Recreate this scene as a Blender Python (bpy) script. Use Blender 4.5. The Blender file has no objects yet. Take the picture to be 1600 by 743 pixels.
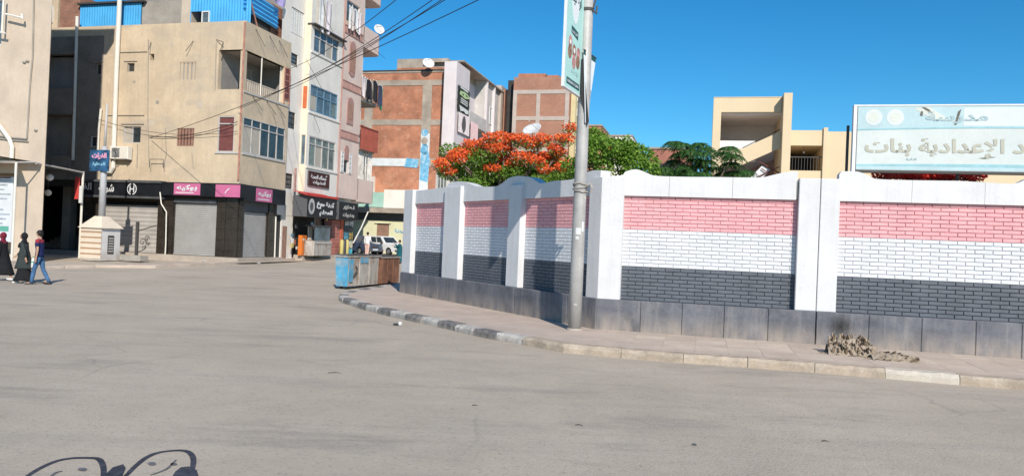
import bpy, math, random
from mathutils import Vector, Matrix
random.seed(7)
R=math.radians
sc=bpy.context.scene
COL=sc.collection
# ---------------------------------------------------------------- camera
HC=1.9; FOC=1170.; ROLL=R(2.4); PITCH=R(.32)
cr,sr=math.cos(ROLL),math.sin(ROLL)
RX=Matrix.Rotation(PITCH,3,'X')
RV=RX@Vector((cr,0,sr)); UV=RX@Vector((-sr,0,cr)); FV=RX@Vector((0,1,0))
cam=bpy.data.cameras.new('camera'); co=bpy.data.objects.new('camera',cam); COL.objects.link(co)
cam.sensor_width=36; cam.lens=36*FOC/1600; cam.clip_start=.05; cam.clip_end=3000
m=Matrix((RV,UV,-FV)).transposed().to_4x4(); m.translation=Vector((0,0,HC)); co.matrix_world=m
sc.camera=co
# ---------------------------------------------------------------- light
SUN_EL=R(34); TRAVEL=Vector((-.25,.968,0)).normalized()
ldir=Vector((TRAVEL.x*math.cos(SUN_EL),TRAVEL.y*math.cos(SUN_EL),-math.sin(SUN_EL)))
sun=bpy.data.lights.new('sun','SUN'); sun.energy=4.6; sun.angle=R(.53); sun.color=(1,.93,.83)
so=bpy.data.objects.new('sun',sun); COL.objects.link(so); so.location=(8,-20,30)
so.rotation_euler=ldir.to_track_quat('-Z','Y').to_euler()
w=bpy.data.worlds.new('World'); sc.world=w; w.use_nodes=True; nt=w.node_tree
bg=nt.nodes['Background']; bg.inputs['Strength'].default_value=.122
sky=nt.nodes.new('ShaderNodeTexSky'); sky.sky_type='NISHITA'; sky.sun_disc=False
sky.sun_elevation=SUN_EL; sky.sun_rotation=math.atan2(-TRAVEL.x,-TRAVEL.y)
sky.air_density=1.0; sky.dust_density=0; sky.ozone_density=10; sky.altitude=0
hs=nt.nodes.new('ShaderNodeHueSaturation'); hs.inputs['Saturation'].default_value=1.16
nt.links.new(sky.outputs[0],hs.inputs['Color']); tn=nt.nodes.new('ShaderNodeMix'); tn.data_type='RGBA'; tn.blend_type='MULTIPLY'; tn.inputs[0].default_value=1; tn.inputs[7].default_value=(1.0,1.15,.94,1)
nt.links.new(hs.outputs[0],tn.inputs[6]); nt.links.new(tn.outputs[2],bg.inputs['Color'])
sc.view_settings.view_transform='Standard'; sc.view_settings.look='None'; sc.view_settings.gamma=1; sc.view_settings.use_curve_mapping=False
sc.view_settings.exposure=.18
sc.cycles.max_bounces=6; sc.cycles.transparent_max_bounces=6; sc.cycles.use_denoising=True
# ---------------------------------------------------------------- measuring helpers
def ray(px,py):
    return FV+RV*((px-800)/FOC)+UV*((371.5-py)/FOC)
def G(px,py,z=0.):
    r=ray(px,py); t=(z-HC)/r.z; return Vector((r.x*t,r.y*t,z))
def V(px,py,Y):
    r=ray(px,py); t=Y/r.y; return Vector((r.x*t,Y,HC+r.z*t))
class PL:                                   # a vertical plane: u to the right, z up, o towards the viewer's side
    def __init__(s,P,ang):
        a=R(ang); s.P=Vector((P[0],P[1],0)); s.ang=ang
        s.d=Vector((math.cos(a),math.sin(a),0)); s.n=Vector((s.d.y,-s.d.x,0))
    def W(s,u,z,o=0.): 
        v=s.P+s.d*u+s.n*o; return Vector((v.x,v.y,z))
    def hit(s,px,py,o=0.):
        r=ray(px,py); P=s.P+s.n*o; t=P.dot(s.n)/r.dot(s.n); h=r*t
        return (h-P).dot(s.d), HC+h.z
    def u(s,px,py,o=0.): return s.hit(px,py,o)[0]
    def z(s,px,py,o=0.): return s.hit(px,py,o)[1]
    def off(s,o): return PL(s.P+s.n*o,s.ang)
    def at(s,u,o=0.): return PL(s.P+s.d*u+s.n*o,s.ang)
    def turned(s,u,o,da): return PL(s.P+s.d*u+s.n*o,s.ang+da)
WORLD=PL((0,0),0)
# ---------------------------------------------------------------- mesh builder
ORG={}
class MB:
    def __init__(s): s.v=[]; s.f=[]; s.m=[]
    def face(s,pts,m=0):
        n=len(s.v); s.v+=[tuple(p) for p in pts]; s.f.append(tuple(range(n,n+len(pts)))); s.m.append(m)
    def box(s,pl,u0,u1,z0,z1,o0,o1,m=0,jit=0.):
        n=len(s.v)
        for u,z,o in ((u0,z0,o0),(u1,z0,o0),(u1,z1,o0),(u0,z1,o0),(u0,z0,o1),(u1,z0,o1),(u1,z1,o1),(u0,z1,o1)):
            j=[random.uniform(-jit,jit) for _ in range(3)] if jit else (0,0,0)
            s.v.append(tuple(pl.W(u+j[0],z+j[1],o+j[2])))
        # o0<o1 : o1 is the front
        for q in ((0,3,2,1),(4,5,6,7),(0,1,5,4),(3,7,6,2),(0,4,7,3),(1,2,6,5)):
            s.f.append(tuple(n+i for i in q)); s.m.append(m)
    def cbox(s,pl,u0,u1,z0,z1,o0,o1,b=.01,m=0):           # box with chamfered front edges
        n=len(s.v)
        for u,z,o in ((u0,z0,o0),(u1,z0,o0),(u1,z1,o0),(u0,z1,o0),(u0,z0,o1-b),(u1,z0,o1-b),(u1,z1,o1-b),(u0,z1,o1-b),
                      (u0+b,z0+b,o1),(u1-b,z0+b,o1),(u1-b,z1-b,o1),(u0+b,z1-b,o1)):
            s.v.append(tuple(pl.W(u,z,o)))
        for q in ((8,9,10,11),(4,5,9,8),(5,6,10,9),(6,7,11,10),(7,4,8,11),(0,1,5,4),(3,7,6,2),(0,4,7,3),(1,2,6,5),(0,3,2,1)):
            s.f.append(tuple(n+i for i in q)); s.m.append(m)
    def prism(s,pl,poly,o0,o1,m=0):                          # poly [(u,z)] counter-clockwise seen from the front
        n=len(s.v); k=len(poly)
        for o in (o0,o1):
            for u,z in poly: s.v.append(tuple(pl.W(u,z,o)))
        s.f.append(tuple(n+i for i in reversed(range(k)))); s.m.append(m)
        s.f.append(tuple(n+k+i for i in range(k))); s.m.append(m)
        for i in range(k):
            j=(i+1)%k; s.f.append((n+i,n+j,n+k+j,n+k+i)); s.m.append(m)
    def slab(s,poly,z0,z1,m=0):                              # poly of xy, counter-clockwise from above
        n=len(s.v); k=len(poly)
        for z in (z0,z1):
            for p in poly: s.v.append((p[0],p[1],z))
        s.f.append(tuple(n+i for i in reversed(range(k)))); s.m.append(m)
        s.f.append(tuple(n+k+i for i in range(k))); s.m.append(m)
        for i in range(k):
            j=(i+1)%k; s.f.append((n+i,n+j,n+k+j,n+k+i)); s.m.append(m)
    def tube(s,pts,r,m=0,n=8,cap=True):
        pts=[Vector(p) for p in pts]; base=len(s.v); K=len(pts)
        rr=r if isinstance(r,(list,tuple)) else [r]*K
        prev=None
        for i,p in enumerate(pts):
            a=pts[max(i-1,0)]; b=pts[min(i+1,K-1)]; t=(b-a)
            t=t.normalized() if t.length>1e-9 else Vector((0,0,1))
            if prev is None:
                up=Vector((0,0,1)) if abs(t.z)<.9 else Vector((1,0,0)); x=t.cross(up).normalized()
            else:
                x=prev-t*prev.dot(t); x=x.normalized() if x.length>1e-6 else t.orthogonal().normalized()
            prev=x; y=t.cross(x)
            for k in range(n):
                a_=2*math.pi*k/n; s.v.append(tuple(p+(x*math.cos(a_)+y*math.sin(a_))*rr[i]))
        for i in range(K-1):
            for k in range(n):
                q=(k+1)%n; s.f.append((base+i*n+k,base+i*n+q,base+(i+1)*n+q,base+(i+1)*n+k)); s.m.append(m)
        if cap:
            s.f.append(tuple(base+k for k in reversed(range(n)))); s.m.append(m)
            s.f.append(tuple(base+(K-1)*n+k for k in range(n))); s.m.append(m)
    def ball(s,c,rad,m=0,n=10,k=7):
        c=Vector(c); rx,ry,rz=rad if isinstance(rad,(tuple,list)) else (rad,)*3; b=len(s.v)
        for i in range(1,k):
            th=math.pi*i/k
            for j in range(n):
                ph=2*math.pi*j/n; s.v.append((c.x+rx*math.sin(th)*math.cos(ph),c.y+ry*math.sin(th)*math.sin(ph),c.z+rz*math.cos(th)))
        t=len(s.v); s.v.append((c.x,c.y,c.z+rz)); s.v.append((c.x,c.y,c.z-rz))
        for i in range(k-2):
            for j in range(n):
                q=(j+1)%n; s.f.append((b+i*n+j,b+(i+1)*n+j,b+(i+1)*n+q,b+i*n+q)); s.m.append(m)
        for j in range(n):
            q=(j+1)%n; s.f.append((t,b+j,b+q)); s.m.append(m); s.f.append((t+1,b+(k-2)*n+q,b+(k-2)*n+j)); s.m.append(m)
    def wall(s,pl,u0,u1,z0,z1,holes=(),o=0.,dep=.22,m=0,mr=None):   # front face with real openings and their reveals
        us=sorted({u0,u1}|{min(max(h[i],u0),u1) for h in holes for i in (0,1)})
        zs=sorted({z0,z1}|{min(max(h[i],z0),z1) for h in holes for i in (2,3)})
        for a,b in zip(us,us[1:]):
            for c,d in zip(zs,zs[1:]):
                mu,mz=(a+b)/2,(c+d)/2
                if b-a<1e-6 or d-c<1e-6 or any(h[0]<mu<h[1] and h[2]<mz<h[3] for h in holes): continue
                s.face([pl.W(a,c,o),pl.W(b,c,o),pl.W(b,d,o),pl.W(a,d,o)],m)
        mr=m if mr is None else mr
        for h in holes:
            a,b,c,d=h[:4]; q=h[4] if len(h)>4 else dep; f=pl.W
            s.face([f(a,c,o),f(b,c,o),f(b,c,o-q),f(a,c,o-q)],mr); s.face([f(a,d,o-q),f(b,d,o-q),f(b,d,o),f(a,d,o)],mr)
            s.face([f(a,c,o),f(a,c,o-q),f(a,d,o-q),f(a,d,o)],mr); s.face([f(b,c,o-q),f(b,c,o),f(b,d,o),f(b,d,o-q)],mr)
    def build(s,name,mats,parent=None,smooth=False,loc=None,kind=None):
        if not isinstance(mats,(list,tuple)): mats=[mats]
        org=ORG[parent.name] if parent else (Vector(loc) if loc is not None else Vector((0,0,0)))
        me=bpy.data.meshes.new(name)
        me.from_pydata([(x-org.x,y-org.y,z-org.z) for x,y,z in s.v],[],s.f)
        for mm in mats: me.materials.append(mm)
        if len(mats)>1: me.polygons.foreach_set('material_index',s.m)
        if smooth: me.polygons.foreach_set('use_smooth',[True]*len(s.f))
        me.update()
        o=bpy.data.objects.new(name,me); COL.objects.link(o)
        if parent: o.parent=parent
        else: o.location=org
        ORG[o.name]=org
        if kind: o['kind']=kind
        return o
def tag(o,label,cat,group=None,kind=None):
    o['label']=label; o['category']=cat
    if group: o['group']=group
    if kind: o['kind']=kind
    return o
def T(name,label,cat,loc,group=None):
    o=bpy.data.objects.new(name,None); COL.objects.link(o); o.location=Vector(loc); ORG[o.name]=Vector(loc)
    o.empty_display_size=.2
    return tag(o,label,cat,group,'thing')
def copy_tree(o,parent=None):
    c=o.copy(); COL.objects.link(c); ORG[c.name]=ORG[o.name]
    if parent: c.parent=parent
    for ch in o.children: copy_tree(ch,c)
    return c
# ---------------------------------------------------------------- materials
def rgb(h):
    h=h.lstrip('#'); c=[int(h[i:i+2],16)/255 for i in (0,2,4)]
    return tuple((x/12.92 if x<=.04045 else ((x+.055)/1.055)**2.4) for x in c)
MC={}
def mat(key,col,rough=.85,var=.12,scale=2.5,bump=.15,bscale=40,streak=0.,streakcol=None,metal=0.,spec=.3,
        dirt=0.,dirtcol=(.25,.2,.15),dscale=.8,grime=None,brick=None,patch=None,alpha=None,trans=0.):
    if key in MC: return MC[key]
    ma=bpy.data.materials.new(key); ma.use_nodes=True; nt=ma.node_tree; N=nt.nodes.new; L=nt.links.new
    b=nt.nodes['Principled BSDF']; b.inputs['Roughness'].default_value=rough; b.inputs['Metallic'].default_value=metal
    b.inputs['Specular IOR Level'].default_value=spec
    geo=N('ShaderNodeNewGeometry'); pos=geo.outputs['Position']
    def noise(sx,det=5,vec=None,ro=.6):
        mp=N('ShaderNodeMapping'); mp.inputs['Scale'].default_value=sx if isinstance(sx,tuple) else (sx,)*3; L(vec or pos,mp.inputs['Vector'])
        n=N('ShaderNodeTexNoise'); n.inputs['Scale'].default_value=1; n.inputs['Detail'].default_value=det; n.inputs['Roughness'].default_value=ro
        L(mp.outputs[0],n.inputs['Vector']); return n.outputs['Fac']
    def ramp(src,a,c,lo=0.,hi=1.):
        r=N('ShaderNodeMapRange'); r.inputs['From Min'].default_value=a; r.inputs['From Max'].default_value=c
        r.inputs['To Min'].default_value=lo; r.inputs['To Max'].default_value=hi; L(src,r.inputs['Value']); return r.outputs['Result']
    def mix(f,a,c):
        x=N('ShaderNodeMix'); x.data_type='RGBA'
        if isinstance(f,float): x.inputs['Factor'].default_value=f
        else: L(f,x.inputs['Factor'])
        for s_,v in ((6,a),(7,c)):
            if isinstance(v,tuple): x.inputs[s_].default_value=(*v,1)
            else: L(v,x.inputs[s_])
        return x.outputs[2]
    cur=tuple(col)
    if brick:
        ang,c2,mort,bw,bh,ms=brick
        sp=N('ShaderNodeSeparateXYZ'); L(pos,sp.inputs[0])
        def mth(op,a,bv):
            q=N('ShaderNodeMath'); q.operation=op
            for i,v in enumerate((a,bv)):
                if isinstance(v,(int,float)): q.inputs[i].default_value=v
                else: L(v,q.inputs[i])
            return q.outputs[0]
        uu=mth('ADD',mth('MULTIPLY',sp.outputs[0],math.cos(R(ang))),mth('MULTIPLY',sp.outputs[1],math.sin(R(ang))))
        cb=N('ShaderNodeCombineXYZ'); L(uu,cb.inputs[0]); L(sp.outputs[2],cb.inputs[1])
        bt=N('ShaderNodeTexBrick'); bt.inputs['Scale'].default_value=1; bt.inputs['Brick Width'].default_value=bw; bt.inputs['Row Height'].default_value=bh
        bt.inputs['Mortar Size'].default_value=ms; bt.inputs['Color1'].default_value=(*col,1); bt.inputs['Color2'].default_value=(*c2,1); bt.inputs['Mortar'].default_value=(*mort,1)
        L(cb.outputs[0],bt.inputs['Vector']); cur=bt.outputs['Color']
    n1=noise(scale)
    lo=tuple(max(0,c*(1-var*1.6)) for c in col); hi=tuple(min(1,c*(1+var)) for c in col)
    if brick:
        x=N('ShaderNodeHueSaturation'); L(cur,x.inputs['Color']); L(ramp(n1,.3,.7,1-var*1.6,1+var),x.inputs['Value']); cur=x.outputs[0]
    else: cur=mix(ramp(n1,.3,.7),lo,hi)
    n1b=noise(scale*9,3)
    x=N('ShaderNodeHueSaturation'); L(cur,x.inputs['Color']); L(ramp(n1b,.3,.7,1-var*.5,1+var*.5),x.inputs['Value']); cur=x.outputs[0]
    if patch:
        pc,psc,th,amt=patch; cur=mix(ramp(noise(psc,6,ro=.7),th,th+.12,0,amt),cur,tuple(pc))
    if dirt>0: cur=mix(ramp(noise(dscale,8,ro=.72),.48,.72,0,dirt),cur,tuple(dirtcol))
    if streak>0: cur=mix(ramp(noise((7,7,.5),5,ro=.7),.5,.75,0,streak),cur,tuple(streakcol or dirtcol))
    if grime:
        z0,z1,gc,amt=grime; sp=N('ShaderNodeSeparateXYZ'); L(pos,sp.inputs[0])
        g=ramp(sp.outputs[2],z0,z1,1,0); q=N('ShaderNodeMath'); q.operation='MULTIPLY'; L(g,q.inputs[0]); L(ramp(noise((3,3,1.2),6),.3,.62,.1,amt),q.inputs[1]); cur=mix(q.outputs[0],cur,tuple(gc))
    L(cur,b.inputs['Base Color']) if not isinstance(cur,tuple) else None
    L(ramp(n1b,.3,.7,max(0,rough-.08),min(1,rough+.08)),b.inputs['Roughness'])
    if bump>0:
        bp=N('ShaderNodeBump'); bp.inputs['Strength'].default_value=bump; bp.inputs['Distance'].default_value=.02; L(noise(bscale,4),bp.inputs['Height']); L(bp.outputs[0],b.inputs['Normal'])
    if trans: b.inputs['Transmission Weight'].default_value=trans
    MC[key]=ma; return ma
def plain(key,col,rough=.6,metal=0.,spec=.4,var=.06,**k): return mat(key,col,rough,var,6,0,metal=metal,spec=spec,**k)
def glass(key,col=(.04,.05,.055),rough=.12): return mat(key,col,rough,.35,1.2,.03,6,spec=.6)
# ---------------------------------------------------------------- arabic lettering
AR={}
def _a(c,iso,n):   # n forms: 2 -> isolated, final ; 4 -> all
    AR[c]=[chr(iso+i) for i in range(n)]
for c,i,n in (('ا',0xFE8D,2),('أ',0xFE83,2),('إ',0xFE87,2),('ب',0xFE8F,4),('ة',0xFE93,2),('ت',0xFE95,4),('ج',0xFE9D,4),('ح',0xFEA1,4),('د',0xFEA9,2),
              ('ر',0xFEAD,2),('ز',0xFEAF,2),('س',0xFEB1,4),('ش',0xFEB5,4),('ص',0xFEB9,4),('ع',0xFEC9,4),('ف',0xFED1,4),('ق',0xFED5,4),('ك',0xFED9,4),('ل',0xFEDD,4),
              ('م',0xFEE1,4),('ن',0xFEE5,4),('ه',0xFEE9,4),('و',0xFEED,2),('ي',0xFEF1,4),('ى',0xFEEF,2),('لإ',0xFEF9,2),('لا',0xFEFB,2)): _a(c,i,n)
def shape(t):
    toks=[]; i=0
    while i<len(t):
        if t[i:i+2] in AR and len(t[i:i+2])==2: toks.append(t[i:i+2]); i+=2
        else: toks.append(t[i]); i+=1
    out=[]
    for k,c in enumerate(toks):
        if c not in AR: out.append(c); continue
        prev=k>0 and toks[k-1] in AR and len(AR[toks[k-1]])==4
        nxt=k+1<len(toks) and toks[k+1] in AR and len(AR[c])==4
        F_=AR[c]
        out.append(F_[3] if prev and nxt else F_[1] if prev else F_[2] if nxt else F_[0])
    return ''.join(reversed(out))
def text(s,pl,uc,zc,h,mt,parent,o=.01,w=None,name='lettering',bold=.02,ext=.004,slant=0.,arab=True):
    c=bpy.data.curves.new('t','FONT'); c.body=shape(s) if arab else s; c.offset=bold; c.resolution_u=3
    ob=bpy.data.objects.new('t',c); COL.objects.link(ob)
    me=bpy.data.meshes.new_from_object(ob.evaluated_get(bpy.context.evaluated_depsgraph_get()))
    vs=[v.co.copy() for v in me.vertices]; fs=[tuple(p.vertices) for p in me.polygons]
    bpy.data.objects.remove(ob); bpy.data.curves.remove(c); bpy.data.meshes.remove(me)
    if not vs: return None
    x0=min(v.x for v in vs); x1=max(v.x for v in vs); y0=min(v.y for v in vs); y1=max(v.y for v in vs)
    sy=h/(y1-y0); sx=w/(x1-x0) if w else sy
    q=MB(); q.v=[tuple(pl.W(uc+(v.x-(x0+x1)/2)*sx+slant*(v.y-y0)*sy,zc+(v.y-(y0+y1)/2)*sy,o+ext)) for v in vs]; q.f=fs; q.m=[0]*len(fs)
    return q.build(name,mt,parent)
# ================================================================ ground, pavements
ZR=-.15
road_m=mat('dusty_asphalt',(.46,.392,.31),.95,.08,.35,.5,34,dirt=.45,dirtcol=(.50,.435,.35),dscale=.22,patch=((.31,.268,.225),(.25,.9,1),.54,.75))
def road_extra(ma):
    nt=ma.node_tree; N=nt.nodes.new; L=nt.links.new; b=nt.nodes['Principled BSDF']; src=b.inputs['Base Color'].links[0].from_socket; geo=N('ShaderNodeNewGeometry')
    def layer(src,rot,scl,lo,hi,col,amt,det=6,rough=.7):
        mp=N('ShaderNodeMapping'); mp.inputs['Rotation'].default_value=(0,0,R(rot)); mp.inputs['Scale'].default_value=scl; L(geo.outputs['Position'],mp.inputs[0])
        n=N('ShaderNodeTexNoise'); n.inputs['Scale'].default_value=1; n.inputs['Detail'].default_value=det; n.inputs['Roughness'].default_value=rough; L(mp.outputs[0],n.inputs[0])
        r=N('ShaderNodeMapRange'); r.inputs[1].default_value=lo; r.inputs[2].default_value=hi; r.inputs[4].default_value=amt; L(n.outputs[0],r.inputs[0])
        x=N('ShaderNodeMix'); x.data_type='RGBA'; L(r.outputs[0],x.inputs[0]); L(src,x.inputs[6]); x.inputs[7].default_value=(*col,1); return x.outputs[2]
    src=layer(src,8,(.18,1.6,1),.52,.72,(.33,.29,.25),.4)         # tyre-swept streaks
    src=layer(src,-14,(.10,1.1,1),.55,.75,(.51,.445,.37),.6)         # dusty bands
    src=layer(src,0,(24,24,24),.55,.70,(.20,.18,.16),.5,3)           # dark grains
    src=layer(src,30,(30,30,30),.58,.72,(.55,.50,.44),.5,3)          # pale grains
    # cracks, broken up by a slow noise
    nz=N('ShaderNodeTexNoise'); nz.inputs['Scale'].default_value=1.3; nz.inputs['Detail'].default_value=4; L(geo.outputs['Position'],nz.inputs[0])
    dm=N('ShaderNodeMix'); dm.data_type='RGBA'; dm.inputs[0].default_value=.28; L(geo.outputs['Position'],dm.inputs[6]); L(nz.outputs['Color'],dm.inputs[7])
    vo=N('ShaderNodeTexVoronoi'); vo.feature='DISTANCE_TO_EDGE'; vo.inputs['Scale'].default_value=.42; L(dm.outputs[2],vo.inputs['Vector'])
    r1=N('ShaderNodeMapRange'); r1.inputs[1].default_value=.0; r1.inputs[2].default_value=.011; r1.inputs[3].default_value=1; r1.inputs[4].default_value=0; L(vo.outputs['Distance'],r1.inputs[0])
    n2=N('ShaderNodeTexNoise'); n2.inputs['Scale'].default_value=.22; L(geo.outputs['Position'],n2.inputs[0]); r2=N('ShaderNodeMapRange'); r2.inputs[1].default_value=.5; r2.inputs[2].default_value=.62; r2.inputs[4].default_value=.26; L(n2.outputs[0],r2.inputs[0])
    mu=N('ShaderNodeMath'); mu.operation='MULTIPLY'; L(r1.outputs[0],mu.inputs[0]); L(r2.outputs[0],mu.inputs[1])
    x=N('ShaderNodeMix'); x.data_type='RGBA'; L(mu.outputs[0],x.inputs[0]); L(src,x.inputs[6]); x.inputs[7].default_value=(.15,.13,.11,1); src=x.outputs[2]
    L(src,b.inputs['Base Color'])
road_extra(road_m)
pave_m=mat('dusty_paving',(.49,.40,.325),.92,.10,1.2,.3,30,dirt=.5,dirtcol=(.50,.44,.38),dscale=1.1)
paver_m=mat('pink_pavers',(.50,.405,.335),.92,.10,1.2,.3,30,dirt=.5,dirtcol=(.53,.44,.38),dscale=1.0)
dust_m=mat('light_paving',(.54,.45,.365),.92,.09,1.4,.3,30,dirt=.6,dirtcol=(.40,.33,.27),dscale=1.6)
sand_m=mat('bare_earth',(.40,.34,.28),.95,.12,.6,.3,20)
def zroad(y):
    t=min(1,max(0,(y-26)/14)); q=min(1,max(0,(y-43)/15)); return ZR+.22*t*t*(3-2*t)+.42*q*q*(3-2*q)
g=MB()
xs_=[-600,-200,-80,-40,-20,-10,0,10,20,40,80,200,600]; ys_=[-300,-100,-30,-10,0,10,20,26]+[26+k for k in range(1,15)]+[42,43,45,47,49,51,53,55,57,59,64,70,100,160,300,900]
for x0,x1 in zip(xs_,xs_[1:]):
    for y0,y1 in zip(ys_,ys_[1:]): g.face([(x0,y0,zroad(y0)),(x1,y0,zroad(y0)),(x1,y1,zroad(y1)),(x0,y1,zroad(y1))])
road=g.build('road',road_m,kind='structure'); 
# the school's corner: two straight wall planes meeting at A
A=Vector((2.07,17.22,0)); RW=PL(A,-14.4); LW=PL(A,-57.09)
kp=[(625,446),(608,449.5),(570,456),(545,461),(531,465),(528,468.5),(532,472),(543,475.5),(567,484),(608,494),(643,502),(696,513.5),(750,526.5),(810,537.5),(847,544.5),(868,549),(900,553),(1000,561.5),(1100,569),(1220,577.5),(1300,584),(1418,593.5),(1522,603),(1600,609.5),(1700,617),(1850,628)]
kw=[G(x,y,ZR) for x,y in kp]
def resample(pts,step):
    out=[pts[0]]; acc=0.; s=step
    for a,b in zip(pts,pts[1:]):
        L=(b-a).length; t=s-acc
        while t<=L: out.append(a+(b-a)*(t/L)); t+=step
        acc=(L-(t-step)) if t-step>0 or True else acc
        s=step; acc=L-(t-step)
    return out
i850=15
fine=resample(kw[:i850],.78); coarse=resample([fine[-1]]+kw[i850:],1.12)
path=fine+coarse[1:]
def inward(a,b,o):
    d=(b-a).normalized(); return Vector((-d.y,d.x,0))*o
inner=[]
for i,p in enumerate(path):
    a=path[max(0,i-1)]; b=path[min(len(path)-1,i+1)]; inner.append(p+inward(a,b,.27))
LF=LW.W(-10.67,0); RE=RW.W(16,0)
g=MB()
poly=[(p.x,p.y) for p in inner]+[tuple(RE.xy),tuple(A.xy),tuple(LF.xy)]
g.slab(poly,ZR-.05,-.004)
pav=g.build('pavement',paver_m,kind='structure')
ORG[pav.name]=Vector((0,0,0))
kerb_grey=mat('kerb_grey_paint',(.155,.15,.148),.85,.22,3,.5,22,dirt=.95,dirtcol=(.36,.31,.265),dscale=5,grime=(-.15,-.04,(.36,.31,.26),.8))
kerb_white=mat('kerb_white_paint',(.50,.47,.43),.85,.18,3,.5,22,dirt=.95,dirtcol=(.30,.265,.23),dscale=5,grime=(-.15,-.04,(.34,.29,.25),.8))
kerb_dust=mat('kerb_bare_concrete',(.40,.325,.25),.9,.16,2.5,.5,20,dirt=.7,dirtcol=(.53,.46,.38),dscale=4.5,patch=((.60,.56,.50),(6,6,6),.60,.8))
kerb_chalk=mat('kerb_worn_white',(.56,.50,.42),.85,.12,3,.5,20,dirt=.9,dirtcol=(.44,.375,.305),dscale=3.0)
nf=len(fine)
for i in range(len(path)-1):
    a,b=path[i],path[i+1]; L=(b-a).length
    if L<.25: continue
    pl=PL(a,math.degrees(math.atan2(b.y-a.y,b.x-a.x))); g=MB()
    if i<nf-1:
        mt=(kerb_grey,kerb_white)[i%2]; gap=.012
    else:
        j=i-nf; mt=kerb_chalk if j in (5,) else kerb_dust; gap=.01
    top=.012+random.uniform(-.008,.006); c=random.uniform(.03,.06); o=random.uniform(-.012,.012)
    # plan: o is measured towards the road
    n0=len(g.v)
    prof=[(-.29,ZR-.03),(o,ZR-.03),(o,top-c-.01),(o-c,top),(-.29,top)]
    segs=8
    for k in range(segs+1):
        u=gap/2+(L-gap)*k/segs
        for q,(oo,z) in enumerate(prof):
            jj=.011 if 1<q<4 else 0
            g.v.append(tuple(pl.W(u,z+random.uniform(-jj,jj),oo+random.uniform(-jj,jj)*1.3)))
    for k in range(segs):
        for q in range(5):
            q2=(q+1)%5; g.f.append((n0+k*5+q,n0+k*5+q2,n0+(k+1)*5+q2,n0+(k+1)*5+q)); g.m.append(0)
    g.f.append(tuple(n0+q for q in range(5))); g.f.append(tuple(n0+segs*5+q for q in reversed(range(5)))); g.m+=[0,0]
    g.build('kerb_stone',mt,pav)
# loose grid of dusty slabs on the right-hand stretch
ks=[(RW.P+RW.d*0)]
def kerb_o(u):        # how far (o) the kerb's inner edge lies in front of the wall at wall coordinate u
    best=None
    for a,b in zip(inner,inner[1:]):
        ua=(a-RW.P).dot(RW.d); ub=(b-RW.P).dot(RW.d)
        if min(ua,ub)<=u<=max(ua,ub) and abs(ub-ua)>1e-6:
            t=(u-ua)/(ub-ua); o=((a+(b-a)*t)-RW.P).dot(RW.n); best=o if best is None else max(best,o)
    return best
for k in range(20):
    u=-.3+k*.62; js=0
    k0=kerb_o(u); k1=kerb_o(u+.62)
    if k0 is None or k1 is None: continue
    km=min(k0,k1); o=.14
    while o+.6<km and js<7:
        g=MB(); t=random.uniform(.002,.006)
        if u>.1: g.cbox(RW,u+.002,u+.618,-.02,t,o+.002,o+.598,.004); g.build('paving_slab',random.choice([pave_m,dust_m,pave_m]),pav)
        o+=.6; js+=1
    g=MB()
    if km-o>.12 and u>.1: g.cbox(RW,u+.002,u+.618,-.02,.003,o+.002,km-.01,.004); g.build('paving_slab',pave_m,pav)
# school yard behind the wall
g=MB(); g.slab([tuple(RW.W(16,0,-.15).xy),tuple(RW.W(30,0,-60).xy),tuple(LW.W(-40,0,-25).xy),tuple(LW.W(-10.6,0,-.15).xy),tuple(A.xy)],ZR-.05,-.01)
g.build('school_yard_ground',sand_m,kind='structure')
# ================================================================ school boundary wall
white_p=mat('white_wall_paint',(.665,.66,.665),.75,.035,1.5,.25,14,streak=.45,streakcol=(.50,.50,.50),dirt=.3,dirtcol=(.50,.49,.47),dscale=1.3)
pink_p=mat('pink_wall_paint',(.74,.37,.385),.75,.07,2,.25,30,dirt=.5,dirtcol=(.78,.50,.51),dscale=1.5)
whiteb_p=mat('white_brick_paint',(.66,.67,.69),.75,.05,2,.25,30,dirt=.2,dirtcol=(.56,.58,.62),dscale=1.2)
dark_p=mat('dark_grey_brick_paint',(.115,.128,.15),.7,.10,2,.25,30,dirt=.6,dirtcol=(.165,.175,.20),dscale=1.8,patch=((.26,.26,.28),(18,18,18),.68,.6))
plinth_p=mat('plinth_grey_paint',(.135,.14,.16),.8,.20,1.5,.4,18,dirt=.7,dirtcol=(.22,.22,.235),dscale=2.4,streak=.75,streakcol=(.24,.235,.235),grime=(.0,.45,(.36,.30,.25),.95),patch=((.40,.39,.39),(22,22,22),.68,.8))
joint_w=plain('joint_white_band',(.58,.57,.59),.9); joint_p=plain('joint_pink_band',(.60,.33,.335),.9); joint_d=plain('joint_dark_band',(.065,.067,.075),.9); joint_m=[joint_d,joint_w,joint_p]
gap_m=plain('joint_dark_filler',(.05,.048,.048),.9)  # dark filler seen in the joints between plinth slabs
ZP,ZD,ZWh,ZC,ZT=.70,1.46,2.30,3.07,3.52
def back(g,pl,a,b):
    for k,(z0,z1) in enumerate(((ZP-.05,ZP+9*RH),(ZP+9*RH,ZP+19*RH),(ZP+19*RH,ZC+.03))): g.box(pl,a-.05,b+.05,z0,z1,-.17,-.018,m=k)
ROWS=28; RH=(ZC-ZP)/ROWS; BL=.33
def band(r): return dark_p if r<9 else whiteb_p if r<19 else pink_p
BM={}
def brick_mesh(l,mt):
    k=(round(l,3),mt.name)
    if k not in BM:
        q=MB(); q.cbox(WORLD,-l/2,l/2,-RH/2+.006,RH/2-.008,-.03,.0,.005)
        me=bpy.data.meshes.new('brick'); me.from_pydata(q.v,[],q.f); me.materials.append(mt); me.update(); BM[k]=me
    return BM[k]
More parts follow.
